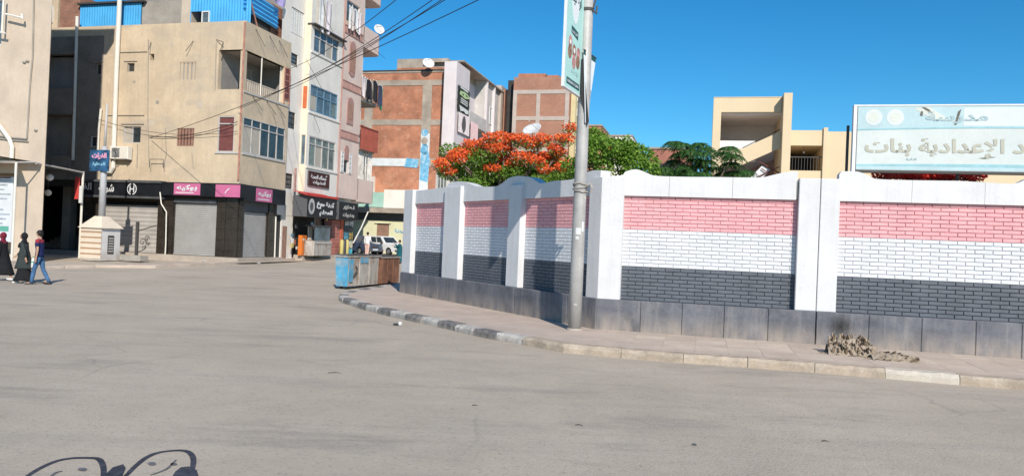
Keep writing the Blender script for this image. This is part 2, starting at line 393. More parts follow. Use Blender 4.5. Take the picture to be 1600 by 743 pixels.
def wall_bricks(parent,panels):
    allb=[]
    for pl,ua,ub in panels:
        for r in range(ROWS):
            z=ZP+RH*(r+.5); u=ua-(BL/2 if r%2 else 0)
            while u<ub-.01:
                a=max(u,ua)+.006; b=min(u+BL,ub)-.008
                if b-a>.04: 
                    c=pl.W((a+b)/2,z,random.uniform(.0,.004)); x=c/ c.y
                    vis=abs(c.x/c.y)<.70; allb.append((c.length+(0 if vis else 50),random.random(),c,b-a,r,pl))
                u+=BL
    allb.sort(key=lambda t:(t[0],t[1]))
    g=MB()
    for i,(_,_,c,l,r,pl) in enumerate(allb):
        if i<298:
            o=bpy.data.objects.new('brick',brick_mesh(l,band(r))); COL.objects.link(o); o.parent=parent
            o.location=c-ORG[parent.name]; o.rotation_euler=(0,0,R(pl.ang))
        else:
            q=PL((c.x,c.y),pl.ang); g.cbox(q,-l/2,l/2,c.z-RH/2+.006,c.z+RH/2-.008,-.03,0,.005,m=0 if r<9 else 1 if r<19 else 2)
    g.build('brick',[dark_p,whiteb_p,pink_p],parent,kind='stuff')
def plinth(parent,pl,joints):
    for a,b in zip(joints,joints[1:]):
        g=MB(); g.cbox(pl,a+.003,b-.003,-.02,ZP+random.uniform(-.006,.004),-.25,.13+random.uniform(-.006,.006),.014); g.build('plinth_slab',plinth_p,parent)
def coping(parent,pl,prof,o1=.0):
    cuts=[prof[0][0]]; 
    while prof[-1][0]-cuts[-1]>1.9: cuts.append(cuts[-1]+random.uniform(1.15,1.45))
    cuts.append(prof[-1][0])
    def at(u):
        for (a,za),(b,zb) in zip(prof,prof[1:]):
            if a<=u<=b and b>a: return za+(zb-za)*(u-a)/(b-a)
        return prof[-1][1]
    for a,b in zip(cuts,cuts[1:]):
        a2,b2=a+.003,b-.003; coping_piece(parent,pl,[(a2,at(a2))]+[p for p in prof if a2<p[0]<b2]+[(b2,at(b2))],o1)
def coping_piece(parent,pl,prof,o1=.0):
    g=MB(); W=pl.W
    for (a,za),(b,zb) in zip(prof,prof[1:]):
        g.face([W(a,ZC,o1),W(b,ZC,o1),W(b,zb,o1),W(a,za,o1)]); g.face([W(b,ZC,-.3),W(a,ZC,-.3),W(a,za,-.3),W(b,zb,-.3)])
        g.face([W(a,za,o1),W(b,zb,o1),W(b,zb,-.3),W(a,za,-.3)]); g.face([W(b,ZC,o1),W(a,ZC,o1),W(a,ZC,-.3),W(b,ZC,-.3)])
    for (u,z) in (prof[0],prof[-1]): g.face([W(u,ZC,o1),W(u,z,o1),W(u,z,-.3),W(u,ZC,-.3)])
    return g.build('coping',white_p,parent)
def pillar(parent,pl,a,b,top=ZT,o1=.10):
    g=MB(); g.cbox(pl,a,b,ZP,top,-.26,o1,.012); return g.build('pillar',white_p,parent)
def smooth_prof(pl,pts,n=5):
    q=[pl.hit(x,y) for x,y in pts]; out=[]
    for i in range(len(q)-1):
        p0=q[max(i-1,0)];p1=q[i];p2=q[i+1];p3=q[min(i+2,len(q)-1)]
        for k in range(n):
            t=k/n; zz=.5*((2*p1[1])+(-p0[1]+p2[1])*t+(2*p0[1]-5*p1[1]+4*p2[1]-p3[1])*t*t+(-p0[1]+3*p1[1]-3*p2[1]+p3[1])*t**3)
            out.append((p1[0]+(p2[0]-p1[0])*t,zz))
    out.append(q[-1]); return out
WA=T('boundary_wall','striped brick school wall left of the open joint, turning the street corner','wall',(A.x,A.y,0))
uj=4.64
# right panel R1, left panels P1-P3
BO=-.08; panR=[(RW.off(BO),.46,4.21)]
panL=[(LW.off(BO),-3.30,-.39),(LW.off(BO),-6.63,-3.9),(LW.off(BO),-10.0,-7.66)]
for pl,a,b in panR+panL:
    g=MB(); back(g,pl,a,b); g.build('brick_backing',joint_m,WA)
wall_bricks(WA,panR+panL)
coping(WA,RW,[(0.1,3.49)]+smooth_prof(RW,[(960,274.5),(973,273.5),(977,268),(991,264.5),(1002,266.5),(1021,274),(1065,276),(1120,276.5),(1191,277),(1211,272.5),(1230,268.5),(1247,267.5)]))
pillar(WA,RW,4.21,uj-.008,3.53)
# corner pillar, L-shaped in plan
def isect(pa,oa,pb,ob):
    P=pa.P+pa.n*oa; Q=pb.P+pb.n*ob; d,e=pa.d,pb.d; k=d.x*e.y-d.y*e.x; t=((Q.x-P.x)*e.y-(Q.y-P.y)*e.x)/k; return P+d*t
oc=isect(RW,.10,LW,.10); ic=isect(RW,-.26,LW,-.26)
g=MB(); pp=[LW.W(-.39,0,-.26),LW.W(-.39,0,.10),oc,RW.W(.47,0,.10),RW.W(.47,0,-.26),ic]
g.slab([tuple(p.xy) for p in pp],ZP,3.47); g.build('pillar',white_p,WA)
pillar(WA,LW,-3.9,-3.30,3.45); pillar(WA,LW,-7.66,-6.63,3.54); pillar(WA,LW,-10.67,-10.0,3.55)
coping(WA,LW,smooth_prof(LW,[(797,277),(809,274.7),(830,277.5),(844,286),(865,282.7),(894,280),(908,274),(917,269),(928,266),(939,266)]))
coping(WA,LW,smooth_prof(LW,[(716,283),(732,286),(744,291),(774,291),(783,287),(797,277)]))
coping(WA,LW,smooth_prof(LW,[(634,298),(648,298),(675,295),(698,291.5),(702,286),(716,283)]))
jt=[.07]+[RW.u(x,500,.13) for x in (1000,1065,1131,1200)]+[uj-.004]
oc2=isect(RW,.13,LW,.13)
plinth(WA,RW,[(oc2-RW.P).dot(RW.d)]+jt[1:])
plinth(WA,LW,[-10.7,-9.3,-7.8,-6.3,-4.8,-3.4,-2.2,-1.05,(oc2-LW.P).dot(LW.d)])
g=MB(); g.box(RW,0.1,uj-.03,-.03,ZP-.02,-.2,.10); g.box(LW,-10.6,-.1,-.03,ZP-.02,-.2,.098); g.build('plinth_core',gap_m,WA)
WB=T('boundary_wall','striped brick school wall right of the open joint, beneath the school signboard','wall',tuple(RW.W(4.7,0)))
panB=[(RW.off(BO),5.03,8.72),(RW.off(BO),9.54,13.2)]
for pl,a,b in panB:
    g=MB(); back(g,pl,a,b); g.build('brick_backing',joint_m,WB)
wall_bricks(WB,panB)
pillar(WB,RW,uj+.006,5.03,3.53); pillar(WB,RW,8.72,9.54); pillar(WB,RW,13.2,13.8)
coping(WB,RW,[(5.01,3.64)]+smooth_prof(RW,[(1315,267.5),(1340,268),(1352,272),(1367,279),(1408,281),(1500,282.5)])+[(8.25,3.5),(8.4,3.53),(8.55,3.62),(8.75,3.66)])
coping(WB,RW,[(9.5,3.66),(9.7,3.65),(10,3.53),(10.5,3.5),(12.3,3.5),(12.7,3.55),(13.25,3.66)])
plinth(WB,RW,[uj+.012]+[RW.u(x,520,.13) for x in (1357,1440,1525)]+[8.5,9.4,10.3,11.2,12.1,13,13.9])
g=MB(); g.box(RW,uj+.03,13.8,-.03,ZP-.02,-.2,.10); g.build('plinth_core',gap_m,WB)
# ================================================================ the tan corner apartment building
C=V(373,300,41.5); FP=PL(C,-14.4); SP=PL(C,75.6)
tan=mat('tan_render',(.57,.455,.32),.9,.10,.7,.25,16,dirt=.5,dirtcol=(.45,.36,.265),dscale=.45,streak=.55,streakcol=(.40,.325,.245),patch=((.44,.37,.29),(.35,.35,.6),.52,.8))
tan2=mat('grey_tan_render',(.52,.44,.35),.9,.10,.9,.25,16,dirt=.4,dirtcol=(.36,.31,.26),dscale=.6,streak=.4,streakcol=(.34,.29,.245))
conc=mat('raw_concrete',(.33,.30,.26),.92,.14,.9,.35,18,dirt=.5,dirtcol=(.24,.215,.19),dscale=.7,streak=.3,streakcol=(.22,.2,.18))
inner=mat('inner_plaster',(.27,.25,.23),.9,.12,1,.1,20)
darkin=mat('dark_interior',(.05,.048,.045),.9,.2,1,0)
alu=plain('aluminium_frame',(.47,.45,.43),.5)
whitef=plain('white_frame',(.66,.66,.64),.5)
darkf=plain('dark_frame',(.06,.055,.05),.6)
glass_d=glass('dark_glass'); glass_b=glass('blue_grey_glass',(.10,.14,.17),.2); glass_g=glass('green_grey_glass',(.17,.21,.19),.25)
beige_pan=mat('beige_window_panel',(.42,.38,.32),.6,.06,2,0)
maroon=mat('maroon_shutter',(.16,.055,.05),.7,.15,3,.1)
brownsh=mat('brown_wood_shutter',(.30,.18,.13),.8,.15,3,.1)
rust_pink=mat('rust_pink_pipe',(.42,.20,.15),.8,.2,3,.1)
blue_tin=mat('blue_corrugated_metal',(.07,.38,.72),.55,.08,1.2,.1,dirt=.2,dirtcol=(.06,.2,.36),dscale=.9)
brick_raw=mat('raw_red_brick',(.34,.135,.085),.92,.18,1.5,.3,30,brick=(-14.4,(.27,.11,.07),(.30,.24,.19),.26,.085,.012))
black_tile=mat('black_tile',(.034,.027,.022),.25,.2,2,.02,8,spec=.5,dirt=.35,dirtcol=(.07,.06,.05),dscale=1.5)
black_sign=mat('black_signboard',(.012,.014,.018),.4,.2,2,0,dirt=.2,dirtcol=(.04,.045,.05))
grey_sign=mat('grey_metal_sign',(.10,.105,.11),.5,.15,2,0,metal=.2,dirt=.3,dirtcol=(.2,.19,.18))
pink_sign=mat('pink_sign_vinyl',(.52,.14,.27),.45,.05,2,0)
white_l=plain('white_lettering',(.68,.68,.68),.5)
shut_g=mat('grey_roller_shutter',(.37,.36,.345),.55,.06,1.5,.05,metal=.15,dirt=.3,dirtcol=(.28,.25,.22),dscale=1.2)
shut_b=mat('beige_grey_shutter',(.40,.37,.34),.6,.07,1.5,.05,dirt=.5,dirtcol=(.30,.27,.24),dscale=1.0)
white_pipe=mat('white_plastic_pipe',(.72,.68,.60),.5,.06,2,0,dirt=.3,dirtcol=(.5,.45,.38))
step_m=mat('worn_step_concrete',(.42,.36,.30),.92,.12,1.5,.3,20,dirt=.5,dirtcol=(.34,.29,.24),dscale=1.4)
def window(parent,pl,u0,u1,z0,z1,o=-.10,cols=2,transom=0.,fm=None,gm=None,fw=.06,panes=None,bars=0,name='window'):
    """a frame (part) with its panes (sub-parts)"""
    fm=fm or alu; g=MB()
    g.box(pl,u0,u0+fw,z0,z1,o-.05,o+.03); g.box(pl,u1-fw,u1,z0,z1,o-.05,o+.03)
    g.box(pl,u0+fw,u1-fw,z1-fw,z1,o-.05,o+.03); g.box(pl,u0+fw,u1-fw,z0,z0+fw,o-.05,o+.03)
    zt=z1-transom if transom else z1
    if transom: g.box(pl,u0+fw,u1-fw,zt-fw/2,zt+fw/2,o-.05,o+.025)
    for k in range(1,cols):
        u=u0+(u1-u0)*k/cols; g.box(pl,u-fw/2,u+fw/2,z0+fw,zt-(fw/2 if transom else fw),o-.05,o+.02)
        if transom: g.box(pl,u-fw/2,u+fw/2,zt+fw/2,z1-fw,o-.05,o+.02)
    for k in range(bars):
        z=z0+(z1-z0)*(k+1)/(bars+1); g.box(pl,u0+fw,u1-fw,z-.012,z+.012,o,o+.035)
    f=g.build(name,fm,parent)
    for k in range(cols):
        a=u0+(u1-u0)*k/cols+fw*.5; b=u0+(u1-u0)*(k+1)/cols-fw*.5
        g=MB(); oo=o-.02-.012*(k%2); g.box(pl,a,b,z0+fw*.5,zt-fw*.3,oo-.012,oo)
        g.build('pane',(panes[k] if panes else gm or glass_d),f)
        if transom:
            g=MB(); g.box(pl,a,b,zt+fw*.3,z1-fw*.5,oo-.012,oo); g.build('pane',gm or glass_d,f)
    return f
def shutter(parent,pl,u0,u1,z0,z1,o,mt,pitch=.11,name='roller_shutter'):
    g=MB(); n=int((z1-z0)/pitch); n0=0
    for k in range(n):
        za=z0+(z1-z0)*k/n; zb=z0+(z1-z0)*(k+1)/n; zm=(za+zb)/2
        for a,b,oa,ob in ((za,zm,o-.012,o+.016),(zm,zb,o+.016,o-.012)):
            g.face([pl.W(u0,a,oa),pl.W(u1,a,oa),pl.W(u1,b,ob),pl.W(u0,b,ob)])
    g.box(pl,u0,u1,z0-.01,z0+.09,o-.02,o+.035)
    return g.build(name,mt,parent)
def louvre(parent,pl,u0,u1,z0,z1,o,n,fm,name='shutter',bm=None,horizontal=False):
    g=MB(); fw=.05
    g.box(pl,u0,u0+fw,z0,z1,o-.04,o); g.box(pl,u1-fw,u1,z0,z1,o-.04,o); g.box(pl,u0+fw,u1-fw,z1-fw,z1,o-.04,o); g.box(pl,u0+fw,u1-fw,z0,z0+fw,o-.04,o)
    w=(u1-u0-2*fw); h=z1-z0-2*fw
    for k in range(n):
        if horizontal: a=z0+fw+h*(k+.15)/n; g.box(pl,u0+fw,u1-fw,a,a+h*.7/n,o-.035,o-.008)
        else: a=u0+fw+w*(k+.2)/n; g.box(pl,a,a+w*.6/n,z0+fw,z1-fw,o-.035,o-.008)
    g.box(pl,u0+fw*.5,u1-fw*.5,z0+fw*.5,z1-fw*.5,o-.06,o-.042,m=1)
    return g.build(name,[fm,bm or darkin],parent)
ZR1,ZB1,ZF2,ZW1,ZW0,ZG1=13.55,11.95,9.72,8.25,6.25,4.50
TB=T('apartment_building','tan rendered corner apartment building with open corner balcony and closed shops below','building',tuple(FP.W(-7,0,-3)))
UL=-19.
def fu(x,y,o=0): return FP.u(x,y,o)
g=MB()
holes=[(-1.65,-.05,ZF2+.02,ZB1,.3),(-1.5,-.45,ZW0,ZW1,.14),
       (-4.22,-3.08,10.27,11.32,.10),(-4.15,-3.03,6.55,7.57,.14),(-7.75,-7.24,10.82,11.33,.22),(-6.2,-5.92,11.46,11.84,.3),
       (-7.82,-6.6,6.7,7.66,.18),(-9.95,-9.55,10.7,11.35,.2),(-10.1,-9.5,6.45,7.1,.2),
       (-13.6,-11.45,ZF2+.15,ZB1,1.2),(-13.6,-11.45,5.9,8.3,1.2)]
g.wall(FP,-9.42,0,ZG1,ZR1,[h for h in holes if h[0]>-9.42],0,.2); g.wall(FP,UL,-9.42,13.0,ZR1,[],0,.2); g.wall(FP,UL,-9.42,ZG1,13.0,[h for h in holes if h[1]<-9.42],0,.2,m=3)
# ground floor of the front : shops and the dark passage on the left
gh=[(-9.25,-5.25,.42,3.35,.5),(-4.12,-1.38,.42,3.55,.25),(-16,-10.35,.35,4.1,4.5)]
g.wall(FP,UL,-.0,-.2,ZG1,gh,-.04,.25,m=1)
# side : overhang above, set-back wall below
sh=[(.06,4.05,ZF2+.02,ZB1-.0,.3),(.15,4.45,ZW0,ZW1,.14)]
g.wall(SP,0,4.7,ZG1,ZR1,sh,0,.12,m=0)
g.wall(SP,0,3.95,-.2,ZG1,[(.55,2.95,.42,3.6,.3)],-.04,.25,m=1)
g.face([FP.W(UL,ZR1,0),FP.W(0,ZR1,0),SP.W(4.7,ZR1,0),SP.W(4.7,ZR1,-.2),FP.W(-.2,ZR1,-.2),FP.W(UL,ZR1,-.2)])
g.face([SP.W(4.7,ZG1,0),SP.W(4.7,ZR1,0),SP.W(4.7,ZR1,-12),SP.W(4.7,ZG1,-12)][::-1])
g.face([SP.W(0,ZG1,0),SP.W(4.7,ZG1,0),SP.W(4.7,ZG1,-.5),SP.W(0,ZG1,-.5)][::-1])
g.box(FP,UL,-.21,ZR1-1.3,ZR1-1.1,-12,-.21,m=2)            # roof slab
shade_tan=mat('shade_darkened_render',(.25,.215,.18),.92,.2,.8,.3,16,dirt=.5,dirtcol=(.17,.15,.13)); wallp=g.build('wall',[tan,black_tile,conc,shade_tan],TB)  # left stretch coloured darker to deepen the neighbouring building's cast shadow
wallp['label']='tan stained rendered wall with openings'
g=MB()
g.box(FP,UL,-1.9,ZG1,ZB1-.1,-11.5,-.35)
g.box(FP,-1.9,-1.3,ZG1,ZF2-.1,-11.5,-.35); 
g.box(SP,1.7,11,ZG1,ZF2-.1,-1.9,-.3)
g.box(SP,.35,4.55,ZG1,ZF2-.1,-1.4,-.3)
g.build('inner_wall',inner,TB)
g=MB(); g.box(FP,-10.2,-.3,0,ZG1-.1,-9,-.62); g.box(SP,0.62,3.9,0,ZG1-.1,-3,-.45)
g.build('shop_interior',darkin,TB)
# balcony room at the corner, second floor
g=MB()
g.box(SP,.02,4.68,ZF2-.14,ZF2-.0,-1.88,-.002); g.box(SP,.02,4.68,ZB1,ZB1+.12,-1.88,-.05)
g.build('balcony_slab',conc,TB)
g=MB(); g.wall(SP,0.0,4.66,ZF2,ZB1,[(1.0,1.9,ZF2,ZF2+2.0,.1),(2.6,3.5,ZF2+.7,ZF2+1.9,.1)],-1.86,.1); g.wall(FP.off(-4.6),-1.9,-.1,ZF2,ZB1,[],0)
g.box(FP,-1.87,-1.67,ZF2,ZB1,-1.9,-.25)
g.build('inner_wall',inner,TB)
louvre(TB,SP,1.0,1.9,ZF2,ZF2+2.0,-1.84,4,beige_pan,'shutter',brownsh); louvre(TB,SP,2.6,3.5,ZF2+.7,ZF2+1.9,-1.84,5,beige_pan,'shutter')
# corner: front opening parapet (low part), thin posts, brown panel screen
g=MB(); g.box(FP,-1.64,-.06,ZF2-.0,ZF2+.03,-.2,-.02); g.build('parapet',tan,TB)
g=MB(); g.tube([FP.W(-.03,ZG1+.2,.07),FP.W(-.03,ZR1-.1,.07)],.05); g.build('corner_pipe',rust_pink,TB)
g=MB()
for k in range(16): g.box(SP,.35+.21*k,.47+.21*k,ZF2+.02,ZF2+.62,-.16,-.12)
g.box(SP,.3,3.6,ZF2+.62,ZF2+.68,-.17,-.11); g.build('balcony_rail',tan2,TB)
g=MB(); g.tube([SP.W(1.75,ZF2+.0,-.06),SP.W(1.75,ZB1,-.06)],.035); g.build('post',white_pipe,TB)
g=MB(); u0,u1=4.08,4.66; g.box(SP,u0,u1,ZF2+.3,ZB1-.02,.005,.03); 
for k in range(6): z=ZF2+.3+(ZB1-ZF2-.35)*k/5; g.box(SP,u0,u1,z-.03,z+.03,.03,.05,m=1)
g.box(SP,u0-.03,u0+.04,ZF2,ZB1,.004,.055,m=1); g.box(SP,u1-.04,u1+.03,ZF2,ZB1,.004,.055,m=1); g.build('screen_panel',[maroon,rust_pink],TB)
# first floor windows
window(TB,FP,-1.5,-.45,ZW0,ZW1,-.05,1,.42,alu,maroon)
window(TB,SP,.15,4.45,ZW0,ZW1,-.03,5,.45,alu,glass_d,.055,[beige_pan,beige_pan,glass_d,glass_d,glass_d])
g=MB(); g.box(SP,.1,4.5,ZW0-.1,ZW0-.01,-.05,.06); g.build('sill',alu,TB); g=MB(); g.box(FP,-1.6,-.05,ZW0-.1,ZW0-.01,-.05,.06); g.build('sill',alu,TB); g=MB(); g.box(SP,.02,4.7,ZF2-.13,ZF2-.05,.0,.05); g.build('ledge',alu,TB)
louvre(TB,FP,-4.22,-3.08,10.27,11.32,-.02,4,tan,'shutter',conc); louvre(TB,FP,-4.15,-3.03,6.55,7.57,-.03,5,brownsh,'shutter',maroon)
window(TB,FP,-7.75,-7.24,10.82,11.33,-.12,1,0,conc,darkin); window(TB,FP,-7.82,-6.6,6.7,7.66,-.08,2,0,alu,None,.05,[beige_pan,glass_d])
window(TB,FP,-9.95,-9.55,10.7,11.35,-.12,1,0,conc,darkin); window(TB,FP,-10.1,-9.5,6.45,7.1,-.1,1,0,whitef,darkin)
g=MB()
for a,b,z in ((-7.95,-7.04,11.42),(-8.6,-6.4,11.95),(-7.95,-6.4,7.78),(-10.1,-9.4,11.45),(-9.0,-6.4,8.28)): g=MB(); g.box(FP,a,b,z,z+.035,-.02,.05); g.build('ledge',conc,TB)
for k,(x,y,x2,y2) in enumerate(((302,64,290,80),(349,66,344,80),(338,62,349,66),(236,66,232,78))):
    a=FP.W(*FP.hit(x,y,.05),.05); b=FP.W(*FP.hit(x2,y2,.3),.3); g=MB(); g.tube([a,b],.018,n=5); g.build('bracket_rod',darkf,TB)
for u in (.9,2.3,3.3): 
    for a,b in ((SP.W(u,ZR1-.2,.02),SP.W(u+.5,ZR1-1.1,.35)),(SP.W(u,ZF2-.2,.02),SP.W(u+.6,ZF2-.9,.3))): g=MB(); g.tube([a,b],.016,n=5); g.build('bracket_rod',darkf,TB)
for pts in (((232,62),(231,180),(233,262)),((338,66),(336,140)),((300,240),(302,262)),((215,225),(214,262)),((172,290),(178,262),(186,258)),((255,262),(260,240),(258,200)),((120,60),(150,58))):
    g=MB(); g.tube([FP.W(*FP.hit(x,y,.03),.03) for x,y in pts],.02,n=5); g.build('wall_cable',conc,TB)
for x,y,s_ in ((236,192,.16),(312,163,.18),(246,160,.10),(210,128,.07),(268,70,.12)): 
    g=MB(); u,z=FP.hit(x,y,.0); g.box(FP,u-s_,u+s_,z-s_,z+s_,-.01,.006,jit=.004); g.build('plaster_patch',tan2 if s_>.1 else conc,TB)
g=MB(); u,z=FP.hit(250,262,.0); g.tube([FP.W(u-.45,z,.3),FP.W(u-.45,z+.45,.3),FP.W(u+.45,z+.45,.3),FP.W(u+.45,z,.3)],.02,n=5); g.build('wire_frame',darkf,TB)
# balcony parapets on the shade-darkened stretch (left)
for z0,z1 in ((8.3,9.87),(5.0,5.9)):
    g=MB(); g.box(FP,-13.7,-11.35,z0+.05,z1,.02,.14); g.build('parapet',shade_tan,TB)
window(TB,FP,-13.4,-12.0,9.9,11.7,-1.0,2,0,darkf,darkin); window(TB,FP,-13.4,-12.0,6.0,8.1,-1.0,2,0,darkf,darkin)
# fascia, pink panels, shutters, tiled pillars
g=MB(); g.box(FP,-9.95,-4.7,3.62,ZG1-.12,.0,.42); g.box(FP,-9.95,-4.7,3.5,3.62,.0,.46,m=1); g.box(FP,-9.95,-4.7,ZG1-.12,ZG1+.02,.0,.5,m=1)
s1=g.build('signboard',[black_sign,grey_sign],TB)
text('شركة',FP,fu(166,299,.43),4.0,.62,white_l,s1,.43,1.05,bold=.03)
text('الفر',FP,fu(133,296,.43),4.05,.55,white_l,s1,.43,.9,bold=.03)
uc=fu(206,298,.43); q=MB()
for k in range(28):
    a,b=2*math.pi*k/28,2*math.pi*(k+1)/28
    if k in (6,7,20,21): continue
    q.face([FP.W(uc+r_*math.cos(t),4.02+r_*math.sin(t),.436) for r_,t in ((.27,a),(.33,a),(.33,b),(.27,b))])
q.build('ring_logo',white_l,s1); text('H',FP,uc,4.02,.36,white_l,s1,.43,.32,arab=False)
g=MB(); g.box(FP,-4.68,.40,3.72,ZG1-.03,.0,.40); g.box(SP,.0,4.15,3.55,ZG1-.06,.0,.40)
s2=g.build('signboard',black_sign,TB)
for pl,a,b,z0,z1,t in ((FP,fu(272,298,.4),fu(313,298,.4),3.78,4.42,'بوكيه'),(FP,fu(337,300,.4),.37,3.72,4.40,None)):
    g=MB(); g.box(pl,a,b,z0,z1,.40,.425); pk=g.build('sign_panel',pink_sign,s2)
    if t: text(t,pl,(a+b)/2,(z0+z1)/2+.06,.36,white_l,pk,.43,(b-a)*.78,bold=.045); q=MB(); q.box(pl,a+.12,b-.4,z0+.09,z0+.14,.426,.432); q.build('underline',white_l,pk)
    else:
        q=MB(); um=(a+b)/2-.05
        q.prism(pl,[(um-.14,z0+.22),(um-.08,z0+.20),(um+.02,z0+.36),(um+.16,z0+.44),(um+.18,z0+.50),(um+.02,z0+.42)],.426,.432); q.build('bow_emblem',white_l,pk)
a,b=SP.u(400,305,.4),SP.u(425,305,.4); g=MB(); g.box(SP,a,b,3.62,4.36,.40,.425); pk=g.build('sign_panel',pink_sign,s2); text('بوكيه',SP,(a+b)/2,4.05,.34,white_l,pk,.43,(b-a)*.8,bold=.045)
q=MB(); q.box(SP,a+.15,b-.3,3.72,3.77,.426,.432); q.build('underline',white_l,pk)
shutter(TB,FP,-9.2,-5.28,.42,3.12,-.2,shut_b,.24)
shutter(TB,FP,-4.12,-1.38,.42,3.35,-.12,shut_g); shutter(TB,SP,.55,2.95,.42,3.0,-.12,shut_g)
g=MB()
for pl,a,b,o1 in ((FP,-5.2,-4.2,.03),(FP,-1.3,-.75,.05),(FP,-.7,.02,.08),(SP,.06,.5,.06),(SP,3.0,3.55,.06)):
    k=0; z=.15
    while z<3.6: g.cbox(pl,a,b,z+.004,min(z+.6,3.68)-.004,-.02,o1,.006); z+=.6
g.box(FP,-4.14,-1.36,3.36,3.56,-.2,.05,m=1); g.box(SP,.55,2.95,3.02,3.55,-.2,.0,m=1)
g.build('tiled_pillar',[black_tile,grey_sign],TB)
g=MB(); pts=[FP.W(fu(x,y,.5),FP.z(x,y,.5),.5) for x,y in ((250,300),(252,318),(260,331),(259,380),(258,398))]; g.tube(pts,.035); g.build('pipe',white_pipe,TB)
g=MB(); pts=[SP.W(SP.u(x,y,.1),SP.z(x,y,.1),.1) for x,y in ((431,338),(430,370),(429,402))]; g.tube(pts,.045); g.build('pipe',white_pipe,TB)
g=MB(); pts=[FP.W(fu(x,y,.16),FP.z(x,y,.16),.16) for x,y in ((188.5,-14),(187,0),(182,110),(178,225),(176.5,262),(173,268),(163,268))]; g.tube(pts,.13,n=10); g.build('pipe',white_pipe,TB)['label']='thick white drain pipe down the tan front'
g=MB(); pts=[FP.W(fu(x,y,.12),FP.z(x,y,.12),.12) for x,y in ((120.5,26),(118,120),(114,250))]; g.tube(pts,.085,n=8); g.build('pipe',white_pipe,TB)
g=MB(); pts=[FP.W(fu(x,y,.12),FP.z(x,y,.12),.12) for x,y in ((158,170),(154,205),(152,262))]; g.tube(pts,.07,n=8); g.build('pipe',white_pipe,TB)
# roof storey: blue corrugated sheds, concrete block, raw brick
def corrug(pl,u0,u1,z0,z1,o,mt,name,parent,vert=True,p=.18,amp=.03):
    g=MB(); n=max(2,int(((u1-u0) if vert else (z1-z0))/p*2))
    for k in range(n):
        if vert:
            a=u0+(u1-u0)*k/n;b=u0+(u1-u0)*(k+1)/n; oa,ob=(o,o+amp) if k%2 else (o+amp,o)
            g.face([pl.W(a,z0,oa),pl.W(b,z0,ob),pl.W(b,z1,ob),pl.W(a,z1,oa)])
        else:
            a=z0+(z1-z0)*k/n;b=z0+(z1-z0)*(k+1)/n; oa,ob=(o,o+amp) if k%2 else (o+amp,o)
            g.face([pl.W(u0,a,oa),pl.W(u1,a,oa),pl.W(u1,b,ob),pl.W(u0,b,ob)])
    return g.build(name,mt,parent)
RS=TB; zt=15.4
corrug(FP,-11.6,-7.25,12.4,14.95,-.4,blue_tin,'shed_panel',RS); g=MB(); g.box(FP,-11.7,-7.0,14.96,15.06,-3.5,-.2); g.box(FP,-11.6,-7.2,12.4,14.9,-3.4,-.5,m=1); g.build('shed_roof',[darkf,conc],RS)
g=MB(); g.box(FP,-7.2,-4.6,12.4,15.05,-3,-.5); g.box(FP,-4.58,-3.9,12.4,15.5,-3,-.45,m=1); g.build('roof_room_wall',[conc,tan2],RS)
ua,ub=fu(310,20,-.35),fu(328,20,-.35)
corrug(FP,-3.88,ua-.55,12.4,15.6,-.4,blue_tin,'shed_panel',RS); corrug(FP,ub,.0,12.4,15.6,-.4,blue_tin,'shed_panel',RS); corrug(FP,ua-.55,ub,14.3,15.6,-.4,blue_tin,'shed_panel',RS)
window(RS,FP,ua+.25,ub,12.9,14.28,-.33,1,0,whitef,glass_b); g=MB(); g.box(FP,-3.85,-.5,12.4,15.5,-3,-1.2); g.box(SP,.5,4.4,12.4,14.6,-3.2,-2.6); g.build('roof_room_wall',darkin,RS)
# side: tilted blue ribbed sheet above the dark gap
g=MB(); n=10
for k in range(n):
    za=14.25+1.25*k/n; zb=14.25+1.25*(k+1)/n; oa=.05+.0*k; 
    g.face([SP.W(.15,za,(-.35,-.25)[k%2]),SP.W(3.6,za-.15,(-.35,-.25)[k%2]),SP.W(3.6,zb-.15,(-.35,-.25)[(k+1)%2]),SP.W(.15,zb,(-.35,-.25)[(k+1)%2])])
g.build('shed_panel',blue_tin,RS)
g=MB(); g.tube([SP.W(.25,15.5,-.2),SP.W(1.25,13.5,-.1)],.045,n=6); g.build('brace',rust_pink,RS)
g=MB(); g.box(SP,3.3,4.6,13.2,15.6,-2.6,-.6); g.build('roof_brick_wall',brick_raw,RS)
g=MB(); g.box(FP,-13.2,-11.75,12.4,15.6,-2.5,-.5); g.box(FP,-14.9,-13.3,12.4,15.6,-2.5,-.45,m=1); g.build('roof_brick_wall',[brick_raw,tan],RS)
window(RS,FP,fu(73,12,-.4),fu(83,12,-.4),14.0,15.0,-.40,1,0,whitef,whitef)
# step in front of the shops, passage columns
g=MB(); g.slab([tuple(FP.W(-9.4,0,-.6).xy),tuple(FP.W(-9.4,0,.55).xy),tuple(FP.W(.5,0,.55).xy),tuple(SP.W(3.9,0,.55).xy),tuple(SP.W(3.9,0,-.6).xy)],0,.40)
g.box(FP,-16.2,-9.45,.0,.33,-4.4,.1); g.box(FP,-14.2,-10.2,.0,.22,.1,.6)
g.build('shop_step',step_m,TB)
g=MB()
for k in range(5): g.box(FP,-15.5,-10.6,.34+.16*k,.5+.16*k,-4.4,-2.0-.35*k)
g.build('inner_steps',conc,TB)
g=MB(); g.box(FP,-12.9,-12.3,.34,4.1,-1.5,-1.0); g.box(FP,-16,-10.4,.2,4.4,-4.7,-4.5,m=1); g.build('passage_column',[conc,darkin],TB)
